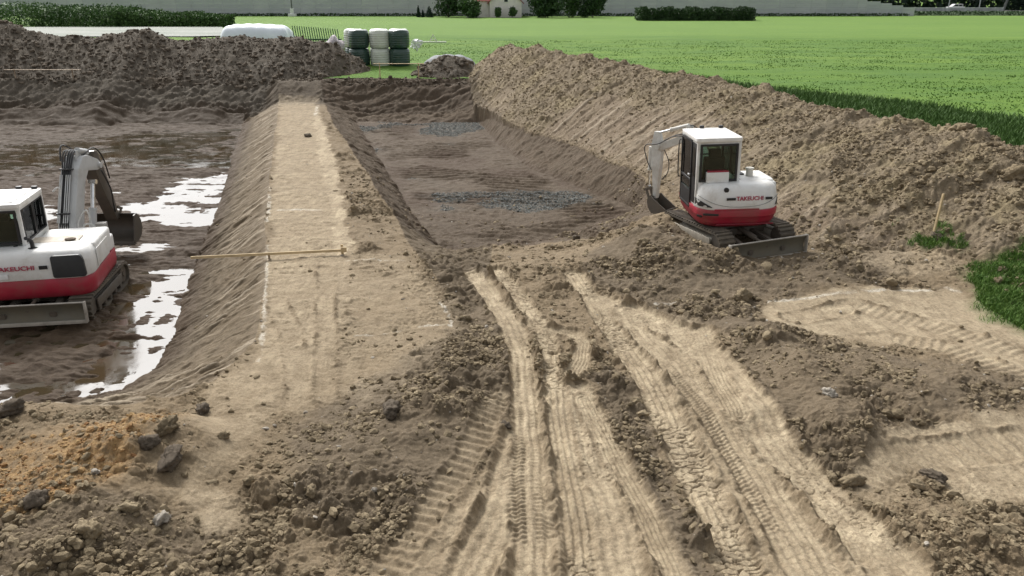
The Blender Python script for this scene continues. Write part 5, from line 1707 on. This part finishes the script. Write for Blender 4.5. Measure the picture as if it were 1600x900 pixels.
    if not big:
        loft(mb, outl_r, [(0.60, 0.80, 0.82), (0.66, 0.90, 0.92), (0.76, 0.96, 0.965), (0.86, 0.985, 0.985), (0.875, 1.0, 1.0), (1.00, 1.01, 1.01), (1.03, 1.0, 1.0)])
    else:
        loft(mb, outl_r, [(0.58, 0.93, 0.94), (0.63, 0.98, 0.98), (0.74, 1.0, 1.0), (0.98, 1.0, 1.0), (1.0, 0.99, 0.99)])
    skirt = mb.build('skirt', PAINT_RED, root, smooth=40)
    mb = MB(Mt)
    if not big:
        loft(mb, rear_r, [(1.032, 0.985, 0.985), (1.06, 1.0, 1.0), (1.30, 0.985, 0.975), (1.42, 0.96, 0.93), (1.50, 0.92, 0.86), (1.555, 0.85, 0.76), (1.575, 0.76, 0.66)], (0, -0.45))
        mb.box((0.50, -0.02, 1.29), (0.84, 1.25, 0.52), 0.09, seg=3)
        mb.box((-0.42, 0.1, 1.06), (1.0, 1.4, 0.06), 0.02)
        mb.prism([(-0.55, 1.50), (0.58, 1.50), (0.45, 1.585), (-0.40, 1.60), (-0.55, 1.58)], 'x', 0.12, 0.86, 0.03)
    else:
        loft(mb, rear_r, [(1.002, 0.985, 0.99), (1.03, 1.0, 1.0), (1.30, 0.995, 0.985), (1.44, 0.975, 0.95), (1.53, 0.93, 0.88), (1.575, 0.86, 0.78), (1.585, 0.8, 0.7)], (0, -0.45))
        mb.box((0.40, 0.05, 1.28), (1.13, 1.25, 0.56), 0.08, seg=3)
        mb.box((0.66, 0.72, 1.16), (0.60, 0.30, 0.34), 0.05, seg=3)
        mb.box((-0.42, 0.1, 1.03), (1.0, 1.4, 0.06), 0.02)
    hood = mb.build('hood', WHT, root, smooth=45)
    def ysurf(x, sc=1.0):
        P_ = sorted([(p[0], p[1]) for p in rear if p[1] < -0.44])
        return float(np.interp(x, [p[0] for p in P_], [p[1] for p in P_])) * sc
    if not big:
        for sx, xa, xb in ((-1, -0.93, -0.64), (1, 0.80, 0.93)):
            mb = MB(Mt)
            b = bmesh.new()
            npt = 6; up = []; lo = []
            for k in range(npt + 1):
                xx = xa + (xb - xa) * k / npt
                fr = k / npt if sx < 0 else 1 - k / npt
                yy = ysurf(xx) - 0.012
                lo.append((xx, yy, 1.09)); up.append((xx, yy, 1.10 + 0.15 * (1 - fr)))
            vo = [[b.verts.new((p[0], p[1] + d_, p[2])) for p in (lo + up[::-1])] for d_ in (0, 0.03)]
            b.faces.new(vo[0]); b.faces.new(vo[1][::-1])
            for k in range(len(vo[0])):
                j = (k + 1) % len(vo[0]); b.faces.new((vo[0][k], vo[0][j], vo[1][j], vo[1][k]))
            bmesh.ops.recalc_face_normals(b, faces=b.faces)
            mb._merge(b); mb.build('vent', BLACK, hood)
        mb = MB(Mt)      # dished seam line on the counterweight
        pts = []
        for k in range(17):
            xx = -0.90 + 1.80 * k / 16
            pts.append((xx, ysurf(xx, 0.99) - 0.004, 1.10 + 0.22 * (abs(xx) / 0.9) ** 2.4))
        mb.tube(pts, 0.008, 6); mb.build('seam', simple('seam_grey', (0.30, 0.30, 0.29), 0.6), hood)
        mb = MB(Mt); mb.box((-0.10, -1.085, 1.045), (1.0, 0.035, 0.035), 0.008); mb.build('trim_strip', PAINT_RED, hood)
        mb = MB(Mt); mb.cyl((-0.34, -0.985, 1.475), (-0.34, -1.045, 1.475), 0.055, seg=16, bev=0.01); mb.build('latch', BLACK, hood)
        mb = MB(Mt)      # cap and breather on the hood
        mb.cyl((0.42, -0.18, 1.56), (0.42, -0.18, 1.76), 0.085, 0.075, 16, 0.012); mb.cyl((0.42, -0.18, 1.75), (0.42, -0.18, 1.79), 0.10, seg=16, bev=0.01); mb.build('filler_cap', simple('cap_cream', (0.66, 0.64, 0.57), 0.5, dirt=0.3, dirtcol=(.4, .35, .28)), hood)
        mb = MB(Mt); mb.box((0.22, 0.2, 1.60), (0.24, 0.5, 0.05), 0.01); mb.build('hood_grille', BLACK, hood)
        mb = MB(Mt); mb.box((-0.66, -1.025, 0.93), (0.34, 0.02, 0.05), 0.006, Matrix.Rotation(-0.30, 4, 'Z')); mb.build('slot', BLACK, skirt)
        mb = MB(Mt); mb.box((-0.86, -0.82, 0.86), (0.14, 0.02, 0.05), 0.006, Matrix.Rotation(-0.95, 4, 'Z')); mb.build('slot', BLACK, skirt)
        mb = MB(Mt); mb.box((0.1, -1.06, 0.70), (1.3, 0.02, 0.03), 0.006); mb.build('bumper_line', simple('red_dark', (0.20, 0.01, 0.025), 0.5), skirt)
        tx, tz, ts, bars = 0.18, 1.285, 0.125, ((-0.24, 0.20), (0.60, 0.15))
        ty = ysurf(0.2) * 0.985 - 0.008
    else:
        mb = MB(Mt)
        pl = round_outline([(0.34, 1.02), (0.90, 1.02), (0.88, 1.40), (0.84, 1.50), (0.34, 1.50)], 0.06, 4)
        mb.prism(pl, 'y', -1.178, -1.10, 0.01); mb.build('vent', simple('vent_grey', (0.030, 0.034, 0.038), 0.45), hood)
        mb = MB(Mt); mb.tube([(-0.02, -0.80, 1.55), (-0.02, -0.80, 1.70), (-0.05, -0.83, 1.79), (-0.07, -0.90, 1.83)], 0.038, 10); mb.cyl((-0.02, -0.8, 1.55), (-0.02, -0.8, 1.585), 0.08, seg=14); mb.build('exhaust_pipe', BLACK, hood)
        mb = MB(Mt); mb.box((-0.53, -1.166, 1.115), (0.26, 0.012, 0.11), 0.004); mb.build('number_plate', simple('plate_white', (0.8, 0.82, 0.82), 0.5), hood)
        mb = MB(Mt); mb.cyl((-0.36, -0.62, 1.56), (-0.36, -0.62, 1.60), 0.035, seg=10); mb.build('bolt', BLACK, hood)
        mb = MB(Mt); mb.box((0.2, -0.25, 1.575), (0.9, 0.45, 0.02), 0.006); mb.build('hood_lid', simple('lid_dusty', (0.55, 0.49, 0.41), 0.6, dirt=0.5, dirtcol=(0.36, 0.29, 0.2)), hood)
        v_, f_ = rock_shape(3, 2, 0.5); me_ = mesh_np('mud_clump', v_ * np.array([0.10, 0.12, 0.035]) + np.array([0.52, -0.35, 1.60]), f_); me_.transform(Mt); link('mud_clump', me_, simple('mud_dry', MUD, 0.95), hood)
        for k in range(1):
            mb = MB(Mt); mb.box((0.99, -0.2, 1.25), (0.012, 0.9, 0.40), 0.006); mb.build('side_door', WHT, hood)
        tx, tz, ts, bars = -0.28, 1.265, 0.125, ((0.20, 0.14),)
        ty = -1.162
    M_t = Mt @ Matrix.Translation((tx, ty, tz)) @ Matrix.Rotation(math.pi / 2, 4, 'X')
    text_part('TAKEUCHI', ts, simple('letter_red', (0.40, 0.05, 0.09), 0.5), M_t, hood, 'lettering', 0.005, 0.0025, 1.0 if not big else 1.12)
    for bx_, bw_ in bars:
        mb = MB(Mt); mb.box((bx_, ty - 0.004, tz), (bw_, 0.014, 0.055 if not big else 0.075)); mb.build('stripe', BLACK, hood)
    # ---- cab
    cx0, cx1, cy0, cy1, cz0, cz1 = cfg['cab']
    cab = MB(Mt)
    p = 0.065
    cab.box((((cx0 + cx1) / 2), cy0 + 0.03, cz0 + 0.27), (cx1 - cx0 - 0.01, 0.06, 0.55), 0.015)                      # rear lower panel
    for (xx, yy) in ((cx0 + p / 2, cy0 + p / 2), (cx1 - p / 2, cy0 + p / 2), (cx0 + p / 2, cy1 - p / 2), (cx1 - p / 2, cy1 - p / 2)):
        cab.box((xx, yy, (cz0 + cz1) / 2), (p, p, cz1 - cz0), 0.015)
    cab.box((((cx0 + cx1) / 2), cy0 + p / 2, cz1 - 0.03), (cx1 - cx0 - 0.02, p - 0.01, 0.07)); cab.box((((cx0 + cx1) / 2), cy1 - p / 2, cz1 - 0.03), (cx1 - cx0 - 0.02, p - 0.01, 0.07))
    cab.box((cx1 - p / 2, (cy0 + cy1) / 2, cz0 + 0.30), (p - 0.02, cy1 - cy0 - 0.05, 0.6), 0.01)
    for xx in (cx0 + p / 2, cx1 - p / 2): cab.box((xx, (cy0 + cy1) / 2, cz1 - 0.03), (p - 0.01, cy1 - cy0 - 0.02, 0.07))
    cab.box(((cx0 + cx1) / 2, cy1 - 0.03, cz0 + 0.15), (cx1 - cx0 - 0.03, 0.05, 0.3), 0.01)
    cabo = cab.build('cab', WHT, root)
    rf = MB(Mt)
    rf.prism(round_outline([(cx0 - 0.02, cy0 - 0.03), (cx1 + 0.02, cy0 - 0.03), (cx1 + 0.02, cy1 + 0.02), (cx0 - 0.02, cy1 + 0.02)], 0.09, 4), 'z', cz1 - 0.005, cz1 + 0.085, 0.028, 3)
    if big:
        rf.box(((cx0 + cx1) / 2, (cy0 + cy1) / 2, cz1 + 0.09), (cx1 - cx0 - 0.25, cy1 - cy0 - 0.25, 0.03), 0.01)
    roof = rf.build('cab_roof', simple('roof_white', (0.80, 0.79, 0.76), 0.45, dirt=0.2 if not big else 0.45, dirtcol=(0.5, 0.42, 0.34), dscale=1.4), cabo)
    for lx, ly in ((cx1 - 0.10, cy1 - 0.05), (cx0 + 0.45, cy1 + 0.0)):
        mb = MB(Mt); mb.box((lx, ly, cz1 + 0.11), (0.10, 0.08, 0.07), 0.01); mb.build('work_lamp', BLACK, roof)
    # rear window: seal, glass
    zr0, zr1 = cz0 + 0.60, cz1 - 0.05
    if not big: zr0 = cz0 + 0.56
    gas = MB(Mt); g = 0.045
    xa, xb = cx0 + 0.075, cx1 - 0.07
    for (x_, z_, w_, h_) in ((xa + g / 2, (zr0 + zr1) / 2, g, zr1 - zr0), (xb - g / 2, (zr0 + zr1) / 2, g, zr1 - zr0), ((xa + xb) / 2, zr1 - g / 2, xb - xa - 2 * g, g), ((xa + xb) / 2, zr0 + g / 2, xb - xa - 2 * g, g)):
        gas.box((x_, cy0 - 0.004, z_), (w_, 0.03, h_))
    wr = gas.build('rear_window', BLACK, cabo)
    mb = MB(Mt); mb.box(((xa + xb) / 2, cy0 + 0.004, (zr0 + zr1) / 2), (xb - xa - 0.02, 0.008, zr1 - zr0 - 0.02)); mb.build('pane', GLASS, wr)
    # right side window with middle bar
    for (ya, yb) in ((cy0 + 0.10, (cy0 + cy1) / 2 - 0.02), ((cy0 + cy1) / 2 + 0.06, cy1 - 0.09)):
        mb = MB(Mt); zz0, zz1 = cz0 + 0.62, cz1 - 0.08
        for (y_, z_, d_, h_) in ((ya, (zz0 + zz1) / 2, 0.03, zz1 - zz0), (yb, (zz0 + zz1) / 2, 0.03, zz1 - zz0), ((ya + yb) / 2, zz0, yb - ya, 0.03), ((ya + yb) / 2, zz1, yb - ya, 0.03)):
            mb.box((cx1 - 0.022, y_, z_), (0.05, d_ + 0.001, h_))
        ws = mb.build('side_window', BLACK, cabo)
        mb = MB(Mt); mb.box((cx1 - 0.025, (ya + yb) / 2, (zz0 + zz1) / 2), (0.008, yb - ya, zz1 - zz0)); mb.build('pane', GLASS, ws)
    mb = MB(Mt); mb.box((cx1 - 0.025, (cy0 + cy1) / 2 + 0.02, (cz0 + cz1) / 2 + 0.25), (0.045, 0.06, cz1 - cz0 - 0.7)); mb.build('middle_pillar', BLACK, cabo)
    # windscreen
    mb = MB(Mt); mb.box(((cx0 + cx1) / 2, cy1 - 0.02, (cz0 + cz1) / 2 + 0.1), (cx1 - cx0 - 0.14, 0.008, cz1 - cz0 - 0.38)); mb.build('windscreen', GLASS, cabo)
    mb = MB(Mt); mb.box(((cx0 + cx1) / 2, cy1 - 0.03, cz0 + 0.92), (cx1 - cx0 - 0.13, 0.03, 0.035)); mb.build('windscreen_bar', BLACK, cabo)
    # door on the left
    dr = MB(Mt); ya, yb, z0, z1 = cy0 + 0.42, cy1 - 0.10, cz0 - 0.10, cz1 - 0.05; fw = 0.05
    xl = cx0 - 0.012
    dr.box((xl, ya, (z0 + z1) / 2), (0.04, fw, z1 - z0), 0.008); dr.box((xl, yb, (z0 + z1) / 2), (0.04, fw, z1 - z0), 0.008)
    for z_ in (z0, z0 + 0.62, z1): dr.box((xl + 0.001, (ya + yb) / 2, z_), (0.04, yb - ya - fw, fw), 0.006)
    dr.box((xl + 0.002, (ya + yb) / 2, z0 + 0.20), (0.03, yb - ya - fw, 0.36))
    door = dr.build('door', BLACK, cabo)
    mb = MB(Mt); mb.box((xl, (ya + yb) / 2, (z0 + z1) / 2 + 0.2), (0.008, yb - ya - 0.04, z1 - z0 - 0.45)); mb.build('pane', GLASS, door)
    mb = MB(Mt); mb.box((xl - 0.03, ya + 0.08, z0 + 0.74), (0.03, 0.12, 0.04), 0.008); mb.build('handle', simple('handle_grey', (0.5, 0.5, 0.5), 0.4), door)
    mb = MB(Mt); mb.box((cx0 + 0.01, cy0 + 0.23, (cz0 + cz1) / 2), (0.03, 0.32, cz1 - cz0 - 0.1), 0.006); mb.build('rear_quarter', BLACK, cabo)
    mb = MB(Mt); mb.box((cx0 - 0.007, cy0 + 0.23, (cz0 + cz1) / 2 + 0.25), (0.008, 0.24, cz1 - cz0 - 0.8)); mb.build('quarter_pane', GLASS, cabo)
    mb = MB(Mt); mb.tube([(cx0 - 0.03, cy1 - 0.04, cz0 + 0.4), (cx0 - 0.08, cy1 - 0.04, cz0 + 0.5), (cx0 - 0.08, cy1 - 0.04, cz0 + 1.2), (cx0 - 0.03, cy1 - 0.04, cz0 + 1.3)], 0.014, 6); mb.build('grab_rail', BLACK, cabo)
    # inside
    mb = MB(Mt); mb.box(((cx0 + cx1) / 2, 0.05, cz0 + 0.34), (0.50, 0.50, 0.16), 0.05, seg=3); mb.box(((cx0 + cx1) / 2, -0.22, cz0 + 0.72), (0.50, 0.13, 0.68), 0.05, Matrix.Rotation(0.12, 4, 'X'), seg=3)
    mb.box(((cx0 + cx1) / 2, -0.28, cz0 + 1.14), (0.28, 0.10, 0.20), 0.04, seg=3); mb.box(((cx0 + cx1) / 2, 0.0, cz0 + 0.14), (0.4, 0.4, 0.26))
    mb.build('seat', SEAT, cabo)
    mb = MB(Mt)
    for sx in (-0.34, 0.34): mb.box(((cx0 + cx1) / 2 + sx, 0.15, cz0 + 0.42), (0.13, 0.5, 0.14), 0.03); mb.cyl(((cx0 + cx1) / 2 + sx, 0.35, cz0 + 0.45), ((cx0 + cx1) / 2 + sx, 0.38, cz0 + 0.68), 0.025, seg=8)
    mb.build('control_levers', BLACK, cabo)
    if not big:
        mb = MB(Mt); mb.box((-0.46, cy0 - 0.035, cz0 + 0.665), (0.50, 0.13, 0.24), 0.02); bx_ = mb.build('rear_box', WHT, cabo)
        mb = MB(Mt); mb.prism([(-0.70, cy0 - 0.09), (-0.22, cy0 - 0.09), (-0.28, cy0 + 0.16), (-0.66, cy0 + 0.16)], 'z', cz0 + 0.788, cz0 + 0.81); mb.build('box_lid', PAINT_RED, bx_)
    # ---- boom, arm, bucket
    kx, ky, kz = cfg['king']
    Mk0 = Mt @ Matrix.Translation((kx, ky, kz))
    Mk = Mk0 @ Matrix.Rotation(cfg['boom_az'], 4, 'Z')
    mb = MB(Mk); mb.box((0, -0.02, 0.0), (0.34, 0.40, 0.34), 0.06, seg=3); mb.cyl((0, -0.12, -0.25), (0, -0.12, 0.25), 0.12, seg=16); mb.build('swing_post', STEEL, root)
    bp = cfg['boom']; w = cfg['boom_w']
    BW_ = boom_white() if not big else boom_grey()
    mb = MB(Mk); mb.prism(bp['boom'], 'x', -w / 2, w / 2, 0.02)
    mb.cyl((-w / 2 - 0.05, 0, 0), (w / 2 + 0.05, 0, 0), 0.08, seg=14)
    mb.cyl((-w / 2 - 0.04, bp['tip'][0], bp['tip'][1]), (w / 2 + 0.04, bp['tip'][0], bp['tip'][1]), 0.07, seg=14)
    a_, c_ = bp['top_br']
    for sx in (-1, 1): mb.prism([(a_ - 0.14, c_ - 0.16), (a_ + 0.16, c_ - 0.18), (a_ + 0.05, c_ + 0.05), (a_ - 0.05, c_ + 0.06)], 'x', sx * 0.07 - 0.012, sx * 0.07 + 0.012)
    boom = mb.build('boom', BW_, root)
    # arm swings beside the boom tip
    mb = MB(Mk); mb.prism(bp['arm'], 'x', -w * 0.36, w * 0.36, 0.015)
    arm = mb.build('arm', boom_white() if not big else simple('arm_shaded_muddy', (0.10, 0.085, 0.07), 0.7, dirt=0.5, dirtcol=MUD), root)  # large arm: dark base colour stands in for its shadow, mud film over it
    for (nm, p0, p1, r0, r1, off, par) in bp['cyls']:
        mb = MB(Mk)
        P0, P1 = Vector((off, p0[0], p0[1])), Vector((off, p1[0], p1[1]))
        mid = P0 + (P1 - P0) * 0.58
        mb.cyl(P0, mid, r0, seg=14, bev=0.006); mb.cyl(P0 + (P1 - P0) * 0.54, mid + (P1 - P0) * 0.01, r0 * 1.12, seg=14)
        pr = arm if par == 'arm' else boom
        cobj = mb.build(nm, BW_, pr)
        mb = MB(Mk); mb.cyl(mid, P1, r1, seg=12); mb.cyl(P1 - Vector((r0, 0, 0)), P1 + Vector((r0, 0, 0)), r0 * 0.8, seg=12); mb.build('rod', CHROME, cobj)
    for hs_ in bp['hoses']:
        mb = MB(Mk); mb.tube([(q[0], q[1], q[2]) for q in hs_[1]], hs_[0], 7); mb.build('hose', RUBB2, boom)
    for cb in bp.get('clamps', []):
        mb = MB(Mk); mb.bar(cb[0], cb[1], 0.05, 0.03); mb.build('hose_clamp', BLACK, boom)
    for (q0, q1, r_) in bp.get('pipes', []):
        mb = MB(Mk); mb.cyl(q0, q1, r_, seg=8); mb.build('pipe', BW_, boom)
    # bucket with its link
    hy, hz = bp['hinge']
    for sx in (-0.09, 0.09):
        mb = MB(Mk)
        mb.bar((sx, bp['link'][0][0], bp['link'][0][1]), (sx, bp['link'][1][0], bp['link'][1][1]), 0.03, 0.07, 0.006)
        mb.bar((sx, bp['link'][1][0], bp['link'][1][1]), (sx, bp['link'][2][0], bp['link'][2][1]), 0.03, 0.07, 0.006)
        mb.cyl((sx - 0.03, bp['link'][1][0], bp['link'][1][1]), (sx + 0.03, bp['link'][1][0], bp['link'][1][1]), 0.035, seg=10)
        mb.build('link', STEEL, arm)
    bk = bucket_parts(None, Mk @ Matrix.Translation((0, hy, hz)) @ Matrix.Rotation(bp['brot'], 4, 'X'), bp['bw'], bp['bs'], 5)
    bk.build('bucket', STEEL if not big else simple('bucket_steel', (0.075, 0.065, 0.052), 0.5, dirt=0.4, dirtcol=(0.10, 0.08, 0.06), dscale=2), root)  # large bucket: steel darkened to paint in the shade inside its mouth
    if cfg.get('extra'): cfg['extra'](Mt, Mk, root, boom)
    return root

small_boom = dict(
    boom=[(-0.10, -0.09), (0.12, -0.09), (0.42, 0.55), (0.72, 1.10), (1.02, 1.27), (1.72, 0.98), (1.86, 1.04), (1.86, 1.15), (1.76, 1.18), (1.14, 1.42), (0.88, 1.50), (0.56, 1.36), (0.20, 0.72), (-0.12, 0.10)],
    tip=(1.79, 1.08), top_br=(0.92, 1.62),
    arm=[(1.80, 1.46), (1.94, 1.46), (2.02, 1.10), (1.98, 0.5), (1.92, -0.30), (1.82, -0.30), (1.74, 0.5), (1.70, 1.02), (1.73, 1.2)],
    cyls=[('arm_cylinder', (0.94, 1.70), (1.86, 1.42), 0.048, 0.03, 0.0, 'boom'), ('boom_cylinder', (0.28, -0.12), (0.88, 1.02), 0.06, 0.035, 0.0, 'boom'), ('bucket_cylinder', (2.08, 1.05), (2.10, -0.02), 0.048, 0.028, 0.0, 'arm')],
    hoses=[(0.014, [(0.10, 0.75, 1.45), (0.14, 1.3, 1.42), (0.13, 1.75, 1.22), (0.12, 2.06, 1.0), (0.10, 2.00, 0.6), (0.10, 2.05, 0.35)]),
           (0.014, [(-0.10, 0.75, 1.45), (-0.14, 1.3, 1.40), (-0.15, 1.72, 1.18), (-0.14, 2.16, 1.08), (-0.12, 2.10, 0.70), (-0.08, 1.98, 0.45)]),
           (0.012, [(0.12, 1.75, 1.0), (0.18, 1.62, 0.65), (0.17, 1.66, 0.35), (0.12, 1.78, 0.2)]),
           (0.013, [(0.06, 0.2, 0.6), (0.09, 0.5, 1.35), (0.08, 0.85, 1.68), (0.06, 1.1, 1.62)])],
    hinge=(1.87, -0.26), link=[(1.93, -0.02), (2.12, -0.08), (2.02, -0.32)], brot=-0.6, bw=0.46, bs=0.70)
big_boom = dict(
    boom=[(-0.14, -0.12), (0.18, -0.12), (0.42, 0.72), (0.70, 1.38), (0.92, 1.60), (1.36, 1.52), (1.50, 1.54), (1.52, 1.68), (1.42, 1.78), (1.02, 1.96), (0.78, 1.98), (0.50, 1.72), (0.10, 0.90), (-0.18, 0.12)],
    tip=(1.44, 1.62), top_br=(0.80, 2.06),
    arm=[(1.36, 1.98), (1.54, 1.96), (1.74, 1.50), (1.96, 0.8), (2.10, 0.10), (1.98, 0.06), (1.62, 0.8), (1.36, 1.42), (1.34, 1.66)],
    cyls=[('arm_cylinder', (0.84, 2.10), (1.44, 1.92), 0.075, 0.04, 0.05, 'boom'), ('boom_cylinder', (0.38, -0.10), (0.86, 1.34), 0.075, 0.045, 0.25, 'boom'), ('bucket_cylinder', (1.80, 1.50), (2.18, 0.36), 0.06, 0.034, 0.0, 'arm')],
    hoses=[(0.017, [(q, -0.20, 0.10), (q * 1.1, -0.06, 0.42), (q * 0.9, 0.02, 0.78), (q * 0.9, 0.26, 1.30), (q, 0.46, 1.70), (q * 1.3, 0.74, 2.10), (q, 1.10, 2.02)]) for q in (-0.13, -0.09, -0.05, -0.01, 0.03)] +
          [(0.017, [(-0.20, 0.6, 1.9), (-0.24, 0.8, 2.22), (-0.2, 1.1, 2.1), (-0.2, 1.4, 1.85)]), (0.015, [(0.12, 0.9, 1.95), (0.17, 1.3, 2.08), (0.2, 1.6, 1.8), (0.19, 1.8, 1.2)]), (0.016, [(0.2, 1.44, 1.5), (0.26, 1.6, 1.0), (0.22, 1.7, 0.6), (0.14, 1.9, 0.3)])],
    clamps=[((-0.17, -0.03, 0.80), (0.10, -0.03, 0.80)), ((-0.17, 0.44, 1.74), (0.10, 0.44, 1.74))],
    pipes=[((q, -0.10, 0.60), (q, 0.38, 1.62), 0.012) for q in (-0.15, -0.11, -0.03, 0.01, 0.05)],
    hinge=(2.04, 0.12), link=[(2.14, 0.36), (2.32, 0.28), (2.18, 0.04)], brot=0.15, bw=0.98, bs=0.86)

gz = H(5.0, 18.5)
excavator(dict(name='compact_excavator', loc=(5.08, 18.45, -0.01), sx=1.0, sy=1.0, sz=1.0, under=R(20), upper=R(2), roll=R(-1.5), big=False,
               label='smaller white and red excavator, arm swung left, on the mound by the spoil bank', blade_w=2.0,
               cab=(-0.93, 0.06, -0.62, 0.80, 1.03, 2.48), king=(0.12, 1.15, 0.78), boom_az=R(43), boom=small_boom, boom_w=0.20))
def big_extra(Mt, Mk, root, boom):
    # hydraulic fittings, lamp and grey tool box at the boom foot, front right corner
    mb = MB(Mt); mb.box((0.74, 1.02, 1.24), (0.20, 0.16, 0.62), 0.02); mb.build('tool_box', simple('box_grey', (0.30, 0.29, 0.27), 0.6, dirt=0.5, dirtcol=MUD), root)
    mb = MB(Mt); mb.tube([(0.30, 0.95, 1.3), (0.34, 0.98, 1.62), (0.52, 1.0, 1.86), (0.56, 1.0, 1.3)], 0.018, 6); mb.tube([(0.40, 0.85, 1.3), (0.46, 0.85, 1.55), (0.62, 0.85, 1.55), (0.64, 0.85, 1.3)], 0.018, 6); mb.build('guard_rail', simple('rail_pale', (0.55, 0.55, 0.53), 0.5), root)
    mb = MB(Mk); mb.box((0.24, 0.02, 0.36), (0.12, 0.16, 0.20), 0.03); mb.box((0.22, -0.06, 0.12), (0.2, 0.2, 0.18), 0.03); mb.build('valve_block', simple('valve_pale', (0.5, 0.49, 0.46), 0.5, dirt=0.4, dirtcol=MUD), root)
    mb = MB(Mt); mb.tube([(0.02, 0.80, 2.38), (0.10, 0.84, 2.46), (0.14, 0.86, 2.40), (0.12, 0.85, 2.26)], 0.016, 6); mb.build('mirror_bracket', simple('rail_pale', (0.55, 0.55, 0.53), 0.5), root)
excavator(dict(name='large_excavator', loc=(-10.2, 16.95, -1.05), sx=1.14, sy=1.10, sz=1.0, under=R(9), upper=R(13), blade_lift=0.16, big=True,
               label='larger white and red excavator standing in the flooded pit at the left edge', blade_w=2.28,
               cab=(-1.02, -0.18, -0.60, 0.80, 1.02, 2.40), king=(0.08, 1.12, 0.98), boom_az=R(-11), boom=big_boom, boom_w=0.36, extra=big_extra))
